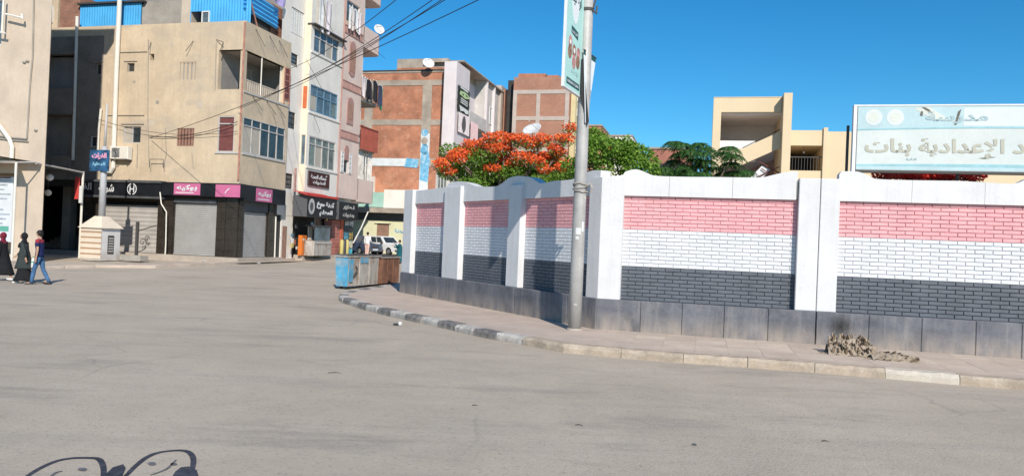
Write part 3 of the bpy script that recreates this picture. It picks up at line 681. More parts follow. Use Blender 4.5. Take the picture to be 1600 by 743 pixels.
# ---- air conditioner
ua,ub=fu(174,238,.25),fu(203,238,.25); z1,z0=FP.z(190,229,.25),FP.z(190,249,.25)
AC=T('air_conditioner','white outdoor air conditioner unit bolted to the tan front above the black sign','air conditioner',tuple(FP.W((ua+ub)/2,z0,.1)))
g=MB(); g.cbox(FP,ua,ub,z0,z1,.08,.42,.03); g.build('casing',white_pipe,AC)
g=MB(); cu,cz=ua+(ub-ua)*.35,(z0+z1)/2
for r_ in (.08,.15,.22,.28): g.tube([FP.W(cu+r_*math.cos(t/12*math.pi),cz+r_*math.sin(t/12*math.pi),.435) for t in range(25)],.012,n=4,cap=False)
g.build('fan_grille',alu,AC)
g=MB(); g.box(FP,cu-.26,cu+.26,cz-.26,cz+.26,.415,.425); g.build('fan_opening',glass_d,AC)
g=MB(); g.box(FP,ua+.1,ua+.15,z0-.06,z0,.0,.42); g.box(FP,ub-.15,ub-.1,z0-.06,z0,.0,.42); g.build('bracket',darkf,AC)
# ---- far pavement
fpx=[(-400,421),(-60,417),(60,415),(150,414.5),(243,416.5),(300,415.3),(367,413.2),(413,411),(455,409),(500,406),(535,403),(552,401)]
fk=[G(x,y,.07) for x,y in fpx]
g=MB(); bk=[]
for i,p in enumerate(fk):
    t=min(1,max(0,(i-5)/3)); d=(-FP.n*(1-t)-SP.n*t).normalized(); bk.append(p+d*(14 if t<.5 else 7))
zz=lambda p: zroad(p.y)+.13
for i in range(len(fk)-1):
    a,b_,c,d=fk[i],fk[i+1],bk[i+1],bk[i]; g.face([(a.x,a.y,zz(a)),(b_.x,b_.y,zz(b_)),(c.x,c.y,zz(b_)),(d.x,d.y,zz(a))]); g.face([(a.x,a.y,zz(a)-.3),(b_.x,b_.y,zz(b_)-.3),(b_.x,b_.y,zz(b_)),(a.x,a.y,zz(a))])
fpv=g.build('far_pavement',pave_m,kind='structure'); ORG[fpv.name]=Vector((0,0,0))
fpath=resample(fk,1.3)
for a,b in zip(fpath,fpath[1:]):
    L=(b-a).length; pl=PL(a,math.degrees(math.atan2(b.y-a.y,b.x-a.x))); g=MB(); zk=zroad((a.y+b.y)/2); g.cbox(pl,.005,L-.005,zk-.15,zk+.14+random.uniform(-.02,.005),-.30,.0+random.uniform(-.05,.05),.06); g.build('kerb_stone',random.choice([pave_m,step_m,pave_m,step_m]),fpv)
# ================================================================ the white and pink building
WT=22.
whitew=mat('white_render',(.74,.70,.64),.85,.06,.9,.2,14,dirt=.35,dirtcol=(.52,.47,.41),dscale=.6,streak=.3,streakcol=(.48,.43,.38))
creamw=mat('cream_render',(.74,.64,.49),.85,.07,.9,.2,14,dirt=.35,dirtcol=(.5,.42,.33),dscale=.6)
pinkw=mat('pale_pink_render',(.68,.53,.46),.85,.06,.9,.2,14,dirt=.35,dirtcol=(.46,.36,.31),dscale=.7,streak=.25,streakcol=(.42,.32,.28))
dpink=mat('dusty_pink_trim',(.40,.23,.20),.85,.1,2,.15)
bluef=plain('blue_frame',(.13,.24,.34),.5)
WBd=T('apartment_building','tall white and pale pink apartment building with projecting bay and dish on its balcony','building',tuple(SP.W(10,0,-3)))
W0=SP.off(-.2); W1=SP.off(.25)
UE=15.0
g=MB()
hs=[(5.08,5.85,12.3,13.1),(5.05,5.85,8.4,9.45),(5.0,5.85,4.65,5.6),(4.9,6.4,14.3,15.9)]
g.wall(W0,3.9,UE,2.98,WT,hs,0,.12); g.wall(W0,3.9,UE,-.1,2.98,[(6.6,9.2,.35,2.98,1.5),(9.3,11.7,.35,2.98,1.2),(12.6,14.6,.35,2.98,1.5)],-.25,.2)
g.face([W0.W(3.9,2.98,-.25),W0.W(UE,2.98,-.25),W0.W(UE,2.98,0),W0.W(3.9,2.98,0)])
# bay box
bh=[(6.95,10.3,13.65,15.2),(6.8,10.45,9.8,11.5),(6.9,10.45,6.25,8.2)]
g.wall(W1,6.55,10.85,ZG1,WT,bh,0,.12)
ph=[(11.9,12.75,13.3,15.6,.08),(11.9,12.75,9.9,11.6,.08),(11.7,12.4,6.3,7.75,.15),(11.2,13.2,16.9,18.4,.15)]
g.wall(W1,10.85,14.0,ZG1,WT,ph,0,.1,m=1)
NB=FP.off(0)                                          # orientation of the faces towards the viewer
BL0=PL(W1.W(6.55,0,0),-14.4); g.wall(BL0,-.45,0,ZG1,WT,[(-.38,-.07,6.3,8.2)],0,.1,m=2)
g.face([W1.W(6.55,ZG1,-.45),W1.W(14,ZG1,-.45),W1.W(14,ZG1,0),W1.W(6.55,ZG1,0)])
g.face([W1.W(14,ZG1,0),W1.W(14,ZG1,-.45),W1.W(14,WT,-.45),W1.W(14,WT,0)],1)
g.box(SP,3.9,UE,WT,WT+.2,-12,.3,m=0)
wl=g.build('wall',[whitew,pinkw,creamw],WBd)
g=MB(); g.box(SP,4.95,UE-.1,.3,WT-.1,-12,-.6); g.build('inner_wall',inner,WBd)
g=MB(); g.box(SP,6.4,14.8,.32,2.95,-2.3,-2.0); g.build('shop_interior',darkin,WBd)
g=MB(); g.box(SP,6.5,14.8,.1,.52,-2.3,.35); g.build('shop_step',step_m,WBd)
window(WBd,W0,5.08,5.85,12.3,13.1,-.08,1,0,darkf,glass_b,.07,bars=2); window(WBd,W0,5.05,5.85,8.4,9.45,-.08,1,0,darkf,glass_b,.07,bars=2); window(WBd,W0,5.0,5.85,4.65,5.6,-.08,1,0,darkf,glass_b,.07,bars=2)
louvre(WBd,W0,4.95,6.35,14.35,15.85,-.04,5,whitef,'shutter',alu)
window(WBd,W1,6.95,10.3,13.65,15.2,-.05,4,.55,alu,glass_b,.07,[glass_b,glass_b,beige_pan,glass_b])
window(WBd,W1,6.8,10.45,9.8,11.5,-.05,4,.6,bluef,glass_b,.07,[beige_pan,glass_b,glass_b,glass_g])
window(WBd,W1,6.9,10.45,6.25,8.2,-.05,4,.5,alu,glass_g,.07,[glass_g,beige_pan,glass_g,glass_g])
g=MB(); g.box(BL0,-.36,-.10,9.9,11.3,.0,.04); g.build('shutter',mat('orange_shutter_paint',(.55,.14,.05),.7,.1),WBd)
window(WBd,BL0,-.38,-.07,6.3,8.2,-.05,1,0,alu,glass_b,.04)
g=MB(); g.box(SP,6.5,10.9,15.25,15.34,.0,.55); g.build('canopy_slab',darkf,WBd)
for z in (13.5,9.62,6.1): g=MB(); g.box(W1,6.6,10.8,z,z+.12,.0,.07); g.build('sill',whitew,WBd)
g=MB(); g.tube([W1.W(10.86,ZG1,.06),W1.W(10.86,WT,.06)],.055); g.build('pipe',dpink,WBd)
g=MB(); g.box(SP,5.86,5.95,ZG1,6.0,-.1,-.0); g.build('pipe',dpink,WBd)
def arch(u0,u1,z0,z1,n=8,full=False):
    r_=(u1-u0)/2; pts=[(u0+r_-r_*math.cos(math.pi*k/n)*1,z1-r_+r_*math.sin(math.pi*k/n)) for k in range(n+1)]
    pts=list(reversed(pts))
    bot=[(u0+r_-r_*math.cos(math.pi*k/n),z0+r_-r_*math.sin(math.pi*k/n)) for k in range(n+1)] if full else [(u0,z0),(u1,z0)]
    return bot+pts
for z0,z1,full in ((13.2,15.7,True),(9.8,11.7,False)):
    g=MB(); g.prism(W1,arch(11.85,12.8,z0,z1,full=full),-.02,.06); sh_=g.build('shutter',dpink,WBd)
    g=MB()
    for k in range(4): g.box(W1,11.97+.2*k,12.08+.2*k,z0+.35,z1-.5,.06,.085)
    g.build('slat',brownsh,sh_)
g=MB(); g.prism(W1,arch(11.7,12.4,7.2,8.25),-.02,.05); g.build('arch_trim',dpink,WBd); window(WBd,W1,11.72,12.38,6.3,7.72,-.06,1,0,whitef,glass_d,.05)
for a,b in ((11.25,11.65),(12.45,12.85)):
    louvre(WBd,W1,a,b,6.3,7.75,.06,4,whitef,'shutter',alu,True)
for z in (16.1,12.25,8.75):
    for k in range(14):
        g=MB(); g.box(W1,11.0+.205*k,11.12+.205*k,z,z+.42,.0,.035); g.build('relief_block',dpink,WBd)
    for zz in (z+.44,z-.08): g=MB(); g.box(W1,10.95,13.95,zz,zz+.06,.0,.05); g.build('relief_rail',dpink,WBd)
window(WBd,W1,11.25,13.2,16.9,18.4,-.1,2,0,whitef,glass_b)
def curved_balcony(z0,z1,u0=14.02,u1=17.1,mt=pinkw,name='balcony',o0=-.6,o1=.0,slab=.16):
    g=MB(); pts=[(u0,o1),(u1-.5,o1),(u1-.15,o1-.12),(u1,o1-.45),(u1,-2.2),(u0,-2.2)]
    xy=[tuple(W1.W(u,0,o).xy) for u,o in pts]
    g.slab(xy,z0,z0+slab)
    for (a,b) in zip(pts,pts[1:4]+[pts[4]]):
        pass
    for i in range(4):
        a,b=W1.W(pts[i][0],0,pts[i][1]),W1.W(pts[i+1][0],0,pts[i+1][1]); L=(b-a).length; q=PL(a,math.degrees(math.atan2(b.y-a.y,b.x-a.x))); g.box(q,0,L,z0+slab,z1,-.12,.0)
    q=PL(W1.W(u0,0,-2.2),-14.4); g.box(q,0,2.2,z0+slab,z1,-.12,.0)
    return g.build(name,mt,WBd)
curved_balcony(15.8,17.35); curved_balcony(11.85,12.05,mt=conc); curved_balcony(4.4,6.1); curved_balcony(19.6,21.0); curved_balcony(8.25,8.45,mt=conc)
# red-brown corrugated balcony screen with curtain below
redtin=mat('red_brown_corrugated',(.30,.075,.05),.6,.12,2,.1,dirt=.3,dirtcol=(.2,.08,.06))
corrug(W1,14.02,17.05,8.3,9.95,.03,redtin,'balcony_screen',WBd,True,.2,.05)
g=MB(); g.box(W1,14.02,17.1,9.95,10.03,-.1,.1); g.build('screen_rail',redtin,WBd)
clothw=mat('striped_curtain',(.55,.52,.48),.9,.3,1.2,.1)
g=MB(); nn=26
for k in range(nn):
    a=14.2+2.7*k/nn;b=14.2+2.7*(k+1)/nn
    if k%9 in (3,7): continue
    g.face([W1.W(a,6.1,-.3+(.09 if k%2 else 0)),W1.W(b,6.1,-.3+(0 if k%2 else .09)),W1.W(b,8.25,-.3+(0 if k%2 else .09)),W1.W(a,8.25,-.3+(.09 if k%2 else 0))])
g.build('curtain',clothw,WBd)
# ---- shop fronts below the bay
darkbr=mat('dark_brown_board',(.06,.02,.018),.5,.15,2,0); redcan=mat('red_canvas',(.55,.06,.05),.8,.1,2,.1)
greyside=plain('signboard_side_grey',(.10,.10,.105),.6)
def board(name,pl,x0,x1,z0,z1,o0,o1,mt,parent=WBd,side=None):
    a,b=pl.u(x0,320,o1),pl.u(x1,320,o1); g=MB(); g.box(pl,a,b,z0,z1,o0,o1-.01,m=0); g.box(pl,a+.02,b-.02,z0+.02,z1-.02,o1-.01,o1,m=1); return g.build(name,[side or greyside,mt],parent),a,b
s,a,b=board('signboard',SP,480.5,513.5,5.0,5.95,.26,.36,darkbr)
text('أسماك العمدة',SP,(a+b)/2,5.65,.36,white_l,s,.36,(b-a)*.8,bold=.05); text('للمشويات',SP,(a+b)/2,5.25,.28,white_l,s,.36,(b-a)*.6,bold=.05)
g=MB(); a,b=SP.u(476,300,1.2),SP.u(526,300,1.2)
g.face([SP.W(a,4.55,.3),SP.W(b,4.55,.3),SP.W(b,4.25,1.35),SP.W(a,4.25,1.35)][::-1]); g.face([SP.W(a,4.24,1.35),SP.W(b,4.24,1.35),SP.W(b,4.38,1.36),SP.W(a,4.38,1.36)])
g.build('awning',redcan,WBd)
s,a,b=board('signboard',SP,480,526.5,2.95,4.25,.25,1.25,black_sign)
text('كبدة ومخ',SP,(a+b)/2+.4,3.75,.5,white_l,s,1.25,(b-a)*.6,bold=.06); text('المعلم',SP,(a+b)/2+.5,3.25,.42,white_l,s,1.25,(b-a)*.45,bold=.06)
q=MB(); cu=a+.55; q.prism(SP,[(cu+.38*math.cos(t/8*math.pi),3.6+.5*math.sin(t/8*math.pi)) for t in range(16)],1.251,1.256); q.build('round_emblem',alu,s); q=MB(); q.prism(SP,[(cu+.2*math.cos(t/8*math.pi),3.6+.28*math.sin(t/8*math.pi)) for t in range(16)],1.257,1.262); q.build('round_emblem',grey_sign,s)
s,a,b=board('signboard',SP,530,560,2.95,4.2,.2,.8,black_sign); text('فطائر',SP,(a+b)/2,3.85,.35,alu,s,.8,(b-a)*.6,bold=.05); text('ومشويات',SP,(a+b)/2,3.3,.35,alu,s,.8,(b-a)*.6,bold=.05)
redbr=mat('reddish_pillar_brick',(.42,.17,.14),.9,.12,2,.2,dirt=.3,dirtcol=(.3,.15,.12))
for k in range(11):
    a=SP.u(518,370,.3); b=SP.u(531,370,.3); g=MB(); g.cbox(SP,a,b,.33+.235*k,.33+.235*k+.225,-.3,.3,.02); g.build('facing_brick',redbr,WBd)
g=MB(); g.box(SP,SP.u(531.5,370,.3),SP.u(535.5,370,.3),.33,2.95,-.3,.33); g.build('pillar',mat('orange_red_post',(.5,.13,.07),.8,.1),WBd)
poster=mat('poster_board',(.05,.09,.11),.5,.9,5,0); 
g=MB(); g.box(SP,SP.u(537,370,.2),SP.u(550,370,.2),.4,3.0,-.1,.2); pb=g.build('poster_board',poster,WBd)
for i,(a_,b_,c_) in enumerate(((.45,.9,(.6,.5,.1)),(1.0,1.5,(.45,.6,.65)),(1.6,2.1,(.1,.3,.4)),(2.2,2.5,(.1,.12,.13)),(2.6,2.9,(.7,.7,.7)))):
    for k in range(2):
        u=SP.u(537,370,.2)+.1+.72*k; g=MB(); g.box(SP,u,u+.6,a_,b_,.202,.21); g.build('poster',mat('poster_%d%d'%(i,k),c_ if k==0 else c_[::-1],.5,.6,7,0),pb)
# ================================================================ left building with canopy
LBm=mat('pale_tan_render',(.56,.46,.36),.9,.08,.8,.2,16,dirt=.35,dirtcol=(.44,.36,.285),dscale=.5,streak=.25,streakcol=(.4,.33,.27))
P0=V(68,300,35.5); LB=PL(P0,-14.4)
LT=T('apartment_building','tall plain tan building at the left edge of the photo, bent white pipe','building',tuple(LB.W(-6,0,-3)))
g=MB(); uw=LB.u(-60,100); LH=18.5
g.wall(LB,-16,0,-.2,LH,[(uw-2,LB.u(3,40),10.4,12.6,.2),(-15,LB.u(22,330),.3,4.2,1.5)],0,.2)
sd=Vector((-.62,1,0)).normalized(); q=LB.W(0,0); e=q+sd*1.3
g.face([(q.x,q.y,-.2),(e.x,e.y,-.2),(e.x,e.y,LH),(q.x,q.y,LH)]); l=LB.W(-16,0); l2=LB.W(-16,0,-1.3)
g.face([(l2.x,l2.y,-.2),(l.x,l.y,-.2),(l.x,l.y,LH),(l2.x,l2.y,LH)]); g.face([(e.x,e.y,-.2),(l2.x,l2.y,-.2),(l2.x,l2.y,LH),(e.x,e.y,LH)])
g.face([(l.x,l.y,LH),(q.x,q.y,LH),(e.x,e.y,LH),(l2.x,l2.y,LH)])
g.box(LB,-16,.28,LH-.8,LH,-.9,.02); q1,q2=q+sd*1.32,q+sd*5; w1,w2=LB.W(-16,0,-1.32),LB.W(-16,0,-5); g.slab([tuple(v.xy) for v in (w1,q1,q2,w2)],-.2,12.6); g.build('wall',LBm,LT)
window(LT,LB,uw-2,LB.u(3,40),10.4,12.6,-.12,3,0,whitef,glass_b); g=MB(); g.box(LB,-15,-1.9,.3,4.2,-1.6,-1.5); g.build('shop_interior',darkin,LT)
def ptube(pl,pts,o,r,mt,name,parent,n=8):
    g=MB(); g.tube([pl.W(*pl.hit(x,y,o),o) for x,y in pts],r,n=n); return g.build(name,mt,parent)
for pts in (((53,-5),(51,90),(47,130),(42,216)),((42,217),(20,215),(-10,211)),((44,221),(20,219),(-10,215))): ptube(LB,pts,.05,.035,conc,'groove_trim',LT,5)
ptube(LB,((-8,190),(0,197),(15,218),(19,230),(18,250)),.15,.10,white_pipe,'pipe',LT)
for pts in (((6,-5),(3,50)),((8,22),(34,28)),((-5,50),(8,52)),((34,22),(35,30))): ptube(LB,pts,.35,.05,white_pipe,'laundry_bracket',LT,6)
for x,y in ((41,95),(36,97),(54,203)):
    ptube(LB,((x,y),(x+4,y+1)),.04,.05,conc,'fixing_plate',LT,5)
# canopy
shed=mat('canopy_metal',(.33,.29,.25),.6,.15,2,.1,dirt=.4,dirtcol=(.2,.17,.14),dscale=1.5)
CA=T('metal_canopy','thin rusty metal canopy on slender posts beside the left building, over the alley mouth','canopy',tuple(LB.W(0,.2,1)))
a=V(56,253,35.1); b=V(130,268,39.5); bt=Vector((b.x-3.0,b.y+1.2,b.z+.45)); at_=Vector((a.x-2.5,a.y+.2,a.z+.3)); 
g=MB(); dn=Vector((0,0,.05)); g.face([a,b,bt,at_]); g.face([a-dn,at_-dn,bt-dn,b-dn]); g.build('canopy_sheet',shed,CA)
g=MB(); g.tube([a-dn,b-dn],.05,n=6); g.build('canopy_beam',alu,CA)
g=MB(); g.tube([b,(b.x,b.y,.1)],.06,n=8); g.build('post',white_pipe,CA)
l0=LB.W(-14,4.75,1.25); l1=LB.W(LB.u(27,252,1.2),4.6,1.25)
g=MB(); g.face([l0,l1,LB.W(LB.u(30,250),4.72,.02),LB.W(-14,4.85,.02)]); g.box(LB,-14,LB.u(27,252,1.2),4.56,4.66,1.2,1.3); g.build('canopy_sheet',shed,CA)
g=MB(); g.tube([l1,a],.04,n=6); g.build('canopy_beam',alu,CA)
g=MB(); g.tube([(l1.x,l1.y,l1.z),(l1.x,l1.y,.1)],.055,n=8); g.build('post',white_pipe,CA)
# hanging red board by the post
RBd=T('hanging_board','small faded red and white board strapped to the canopy post','sign',(b.x,b.y-.12,3.2)); pq=PL((b.x-.3,b.y-.12),-14.4)
g=MB(); g.box(pq,-.02,.24,3.2,4.35,-.03,.03); g.build('board',redcan,RBd); g=MB(); g.box(pq,.26,.46,3.0,3.9,-.03,.02); g.build('board',whitef,RBd)
for px_,py_,Y in ((78,277,37.5),(75,301,40)):
    p=V(px_,py_,Y); L=T('hanging_lamp','white globe lamp hanging in the dark passage, '+('upper one' if py_<290 else 'lower one'),'lamp',tuple(p),'globe lamps in the dark passage'); g=MB(); g.ball(p,.17); g.build('globe',whitef,L,True); g=MB(); g.tube([p+Vector((0,0,.1)),p+Vector((0,0,1.2))],.015,n=5); g.build('cord',darkf,L)
# white notice board at the far left
pa,pb_=LB.u(-60,300,.2),LB.u(20,300,.2)
NBd=T('notice_board','tall white notice board with faint print at the left edge, under the canopy','notice board',tuple(LB.W(pb_-.5,1.6,.2)))
g=MB(); g.box(LB,pa,pb_,.9,4.0,.12,.2); bd=g.build('board',mat('notice_white',(.62,.64,.66),.6,.05,2,0),NBd)
for k in range(9):
    g=MB(); z=3.9-.22*k-(.3 if k>4 else 0); g.box(LB,pb_-1.3,pb_-.12-.2*(k%3),z-.10,z-.03,.2,.206); g.build('print_line',mat('print_grey',(.33,.38,.42),.6,.2,4,0),bd)
g=MB(); g.box(LB,pb_-1.1,pb_-.15,1.4,1.65,.2,.206); g.build('print_block',mat('print_green',(.12,.38,.30),.6,.1,4,0),bd)
g=MB(); g.box(LB,pb_-1.1,pb_-.15,3.93,3.99,.2,.206); g.build('print_block',maroon,bd)
# ================================================================ kiosk, small pole and sign, post
cream=mat('kiosk_cream_paint',(.66,.57,.46),.8,.06,2,.2,dirt=.2,dirtcol=(.5,.42,.33)); brst=mat('kiosk_brown_stripe',(.42,.26,.16),.8,.08,2,.2); whk=mat('kiosk_white_paint',(.66,.64,.62),.8,.05,2,.2,grime=(.2,.8,(.4,.34,.28),.8))
KF=PL(V(157,403,37.5),-14.4); KS=PL(V(157,403,37.5),75.6)
K=T('electric_kiosk','small square masonry transformer kiosk with cream and brown stripes and pyramid roof','kiosk',tuple(KF.W(-.6,.2,-.6)))
g=MB(); g.box(KF,-1.24,0,.1,1.74,-1.24,0); g.build('body',whk,K)
for k in range(11):
    g=MB(); z=.22+.138*k; dz=.025 if k%2 else -.02; g.box(KF,-1.25,.012,z+(.03 if k%2 else -.03),z+(.108 if k%2 else .166),.0,.034-.02*(k%2)); g.build('stripe',cream if k%2==0 else brst,K)
g=MB(); g.box(KS,.42,.80,.45,1.38,-.01,.03); d=g.build('door',darkf,K); g=MB(); 
for k in range(6): g.box(KS,.46,.76,.55+.13*k,.61+.13*k,.03,.045)
g.build('louvre',alu,d)
g=MB(); q=KF; c0=[q.W(u,1.74,o) for u,o in ((-1.36,.12),(.12,.12),(.12,-1.36),(-1.36,-1.36))]; ap=[q.W(u,2.34,o) for u,o in ((-.85,-.4),(-.4,-.4),(-.4,-.85),(-.85,-.85))]
for i in range(4): j=(i+1)%4; g.face([c0[i],c0[j],ap[j],ap[i]])
g.face(ap); g.face(c0[::-1]); g.build('roof',cream,K)
pc=KF.W(-.62,0,-.62); tp=V(152,232,pc.y)
PK=T('sign_pole','short thick grey pole rising from the striped kiosk with a small blue sign','pole',(pc.x,pc.y,2.3))
g=MB(); g.tube([(pc.x,pc.y,2.2),(pc.x,pc.y,5.9)],[.17,.15],n=12); g.build('shaft',mat('pole_pale_grey',(.42,.42,.43),.6,.08,3,.1),PK,True)
g=MB(); g.tube([(pc.x,pc.y,5.8),(pc.x+.02,pc.y,8.1)],[.07,.05],n=8); g.build('shaft_top',alu,PK,True)
bs=PL((pc.x,pc.y-.25),-6); u0,u1=bs.u(140,250),bs.u(170,250); z1,z0=bs.z(155,234),bs.z(155,267)
bsm=mat('blue_sign_print',(.03,.10,.20),.4,.5,3,0); 
SG=T('blue_sign','small square blue shop sign with pink lettering on the kiosk pole','sign',tuple(bs.W((u0+u1)/2,z0))) 
g=MB(); g.box(bs,u0,u1,z0,z1,-.06,.0); p_=g.build('board',bsm,SG); p_.rotation_euler=(0,0,0)
text('الفرات',bs,(u0+u1)/2,z1-.32,.34,mat('pink_lettering',(.75,.35,.5),.5),p_,.01,.8,bold=.05); text('للدعاية',bs,(u0+u1)/2,z0+.35,.22,mat('light_blue_lettering',(.25,.5,.65),.5),p_,.01,.7,bold=.04)
pp=V(213,395,38.5)
BP=T('metal_post','thin black metal post with a slanting arm and scrollwork before the beige shutter','post',(pp.x,pp.y,.2)); pq=PL((pp.x,pp.y),-14.4)
g=MB(); g.box(pq,-.07,.07,.35,2.15,-.05,.05); g.build('post',darkf,BP)
g=MB(); g.tube([pq.W(.0,1.65),pq.W(1.15,2.0)],.025,n=5); g.build('arm',darkf,BP)
for c_,r_ in (((.35,1.1),.2),((.6,1.3),.16),((.45,.8),.13),((.7,1.0),.1)):
    g=MB(); g.tube([pq.W(c_[0]+r_*(1-t/16)*math.cos(t*.6),c_[1]+r_*(1-t/16)*math.sin(t*.6)) for t in range(14)],.022,n=4); g.build('scroll',darkf,BP)
g=MB(); g.tube([pq.W(0,.55),pq.W(.5,.75),pq.W(.65,1.3)],.022,n=4); g.build('scroll_stem',darkf,BP)
g=MB(); g.box(pq,-.75,.5,.18,.42,-.3,.3,jit=.04); g.build('base_block',conc,BP)
# ================================================================ brick apartment building beyond
BC=V(692,300,69); BF=PL(BC,-14.4); BS=PL(BC,75.6)
brk=mat('red_brick_infill',(.46,.165,.085),.92,.22,.9,.3,20,patch=((.56,.36,.26),(1.6,1.6,2.5),.56,.55),brick=(-14.4,(.40,.15,.085),(.42,.27,.19),.27,.09,.010),dirt=.3,dirtcol=(.50,.27,.18),dscale=.7)
cband=mat('grey_concrete_frame',(.38,.325,.265),.92,.2,.8,.2,15,dirt=.4,dirtcol=(.32,.27,.23),dscale=.6)
lilac=mat('pale_lilac_render',(.66,.60,.60),.85,.05,.8,.2,14,dirt=.25,dirtcol=(.5,.45,.43),dscale=.5)
greyr=mat('grey_render',(.56,.53,.50),.9,.1,.8,.2,14,dirt=.4,dirtcol=(.3,.27,.25),dscale=.5)
BB=T('apartment_building','brick and concrete frame apartment block with pale lilac balcony side, behind the flame tree','building',tuple(BF.W(-4,0,-3)))
g=MB(); g.box(BF,-9.2,-.0,-.2,17.35,-12,0); g.build('brick_wall',brk,BB)
g=MB(); g.box(BF,-5.34,-.25,17.35,18.75,-9,-.6,m=1); g.box(BF,-5.34,-.25,17.35,17.9,-.59,-.55); bw=g.build('brick_wall',[brk,cband],BB)
for a,b,z0,z1 in ((-9.2,-.02,16.1,16.6),(-9.2,-.02,12.40,12.92),(-8.2,-.7,8.54,9.30),(-9.2,-.02,17.3,17.42),(-9.2,-.02,4.9,5.5)):
    g=MB(); g.box(BF,a,b,z0,z1,.0,.05); g.build('concrete_beam',cband,BB)
for a,b in ((-8.2,-7.35),(-2.38,-1.47),(-.0,-.0)):
    if a==b: continue
    for z0,z1 in ((5.5,8.54),(9.3,12.4),(12.92,16.1)): g=MB(); g.box(BF,a,b,z0,z1,.0,.045); g.build('concrete_column',cband,BB)
bluep=mat('faded_blue_paint',(.16,.42,.62),.8,.15,3,.1,patch=((.5,.55,.55),(3,3,3),.52,.8)); palep=mat('faded_white_paint',(.62,.64,.64),.85,.08,2,.1)
g=MB(); g.box(BF,-8.2,-3.4,8.56,9.28,.05,.056); g.build('paint_band',palep,BB)
g=MB(); g.box(BF,-2.36,-1.49,5.6,8.6,.046,.052); g.box(BF,-2.36,-1.49,9.32,11.6,.046,.052); g.build('paint_band',palep,BB)
for pts in ([(-2.3,7.3),(-1.5,7.1),(-1.4,9.3),(-1.9,11.2),(-2.3,9.4)],[(-3.9,8.5),(-2.6,8.4),(-2.5,9.2),(-3.7,9.35)],[(-2.4,9.9),(-1.8,9.6),(-1.6,10.4),(-2.1,10.9)]):
    g=MB(); g.prism(BF,pts,.056,.062); g.build('paint_mark',bluep,BB)
for k in range(3):
    zz=10.2+.75*k; g=MB(); g.prism(BF,[(-2.0+.34*math.cos(t/6*math.pi),zz+.34*math.sin(t/6*math.pi)) for t in range(12)],.062,.068); g.build('paint_mark',bluep if k!=1 else cband,BB)
g=MB(); g.box(BF,-.0,.02,0,.1,0,.01)
g=MB(); g.wall(BS,0.01,19,-.2,17.7,[(.35,1.3,14.45,15.4),(.35,1.3,10.7,11.8),(10.3,11.3,14.2,15.9),(12.5,14.0,17.65,17.7),(11.6,12.9,10.3,12.2)],.06,.2); g.build('wall',lilac,BB)
g=MB(); g.box(BS,.05,19,0,17.6,-11.5,-.16); g.build('inner_wall',darkin,BB)
for a,b,z0,z1 in ((.35,1.3,14.45,15.4),(.35,1.3,10.7,11.8),(10.3,11.3,14.2,15.9),(11.6,12.9,10.3,12.2)): window(BB,BS,a,b,z0,z1,-.06,2,0,alu,glass_d,.08)
B1=BS.off(1.25)
bu0,bu1=B1.u(712,150),B1.u(733,150)
g=MB(); g.box(BS,bu0,bu1,9.6,18.0,.07,1.25); g.build('projecting_bay',lilac,BB)
g=MB(); g.box(BS,bu1+5.5,17.5,5,18.3,.07,1.1); g.build('projecting_bay',greyr,BB)
for z in (13.0,9.0,5.2): 
    g=MB(); g.box(BS,bu1,bu1+5.5,z,z+.2,.07,1.4); g.box(BS,bu1,bu1+5.5,z+.2,z+1.25,1.28,1.4); g.build('balcony',greyr,BB)
g=MB(); g.box(BS,.2,19,18.3,18.42,-2.5,1.45); g.build('roof_slab',cband,BB)
g=MB(); g.box(BS,2.2,18,17.7,18.3,-2.4,.05); g.build('roof_storey',cband,BB)
for u in (bu1+5.6,11.1): g=MB(); g.box(BS,u,u+.25,13.2,18.3,1.1,1.38); g.build('column',lilac,BB)
window(BB,BS.off(1.1),bu1+7.5,bu1+8.8,14.2,16.0,.03,2,0,whitef,glass_b,.08); window(BB,BS.off(1.1),bu1+7.5,bu1+8.8,10.4,12.0,.03,2,0,alu,glass_d,.08)
# banner & curtains on the bay
ban=mat('black_banner',(.03,.035,.03),.6,.5,2,0,patch=((.45,.50,.45),(1.5,1.5,2.2),.55,.9))
BN=T('hanging_banner','black, white and green advertising banner hanging on the lilac bay of the brick block','banner',tuple(B1.W(bu0+1,11.8,.1)))
ua,ub=bu0+.3,bu1-.2; bz0,bz1=B1.z(722,177),B1.z(722,137)
g=MB(); nn=8
for k in range(nn):
    za=bz0+(bz1-bz0)*k/nn; zb=bz0+(bz1-bz0)*(k+1)/nn; g.face([B1.W(ua,za,.08+.05*(k%2)),B1.W(ub,za,.1+.05*(k%2)),B1.W(ub,zb,.1+.05*((k+1)%2)),B1.W(ua,zb,.08+.05*((k+1)%2))])
bn=g.build('cloth',plain('banner_black',(.03,.04,.035),.7),BN); um=(ua+ub)/2; hw=(ub-ua)/2
def bpoly(pts,mt,o=.17):
    g=MB(); g.prism(B1,[(um+x*hw,(bz0+bz1)/2+y*(bz1-bz0)/2) for x,y in pts],o,o+.01); g.build('print_shape',mt,bn)
gl=plain('banner_green',(.45,.60,.30),.7); wl_=plain('banner_white',(.7,.72,.68),.7)
bpoly([(-.8,.30),(.1,.18),(.85,.35),(.7,.62),(0,.7),(-.75,.58)],gl); bpoly([(-.7,.82),(.6,.78),(.6,.9),(-.7,.93)],wl_); bpoly([(-.5,.4),(-.1,.36),(-.2,.5)],plain('banner_black',(0,0,0)),.182); bpoly([(.2,.4),(.6,.46),(.3,.56)],plain('banner_black',(0,0,0)),.182)
for k in range(3): bpoly([(-.6,.02-.16*k),(.6,-.02-.16*k),(.6,.06-.16*k),(-.6,.10-.16*k)],wl_)
bpoly([(-.8,-.55),(.8,-.62),(.85,-.9),(.3,-.98),(0,-.85),(-.6,-.97)],wl_)
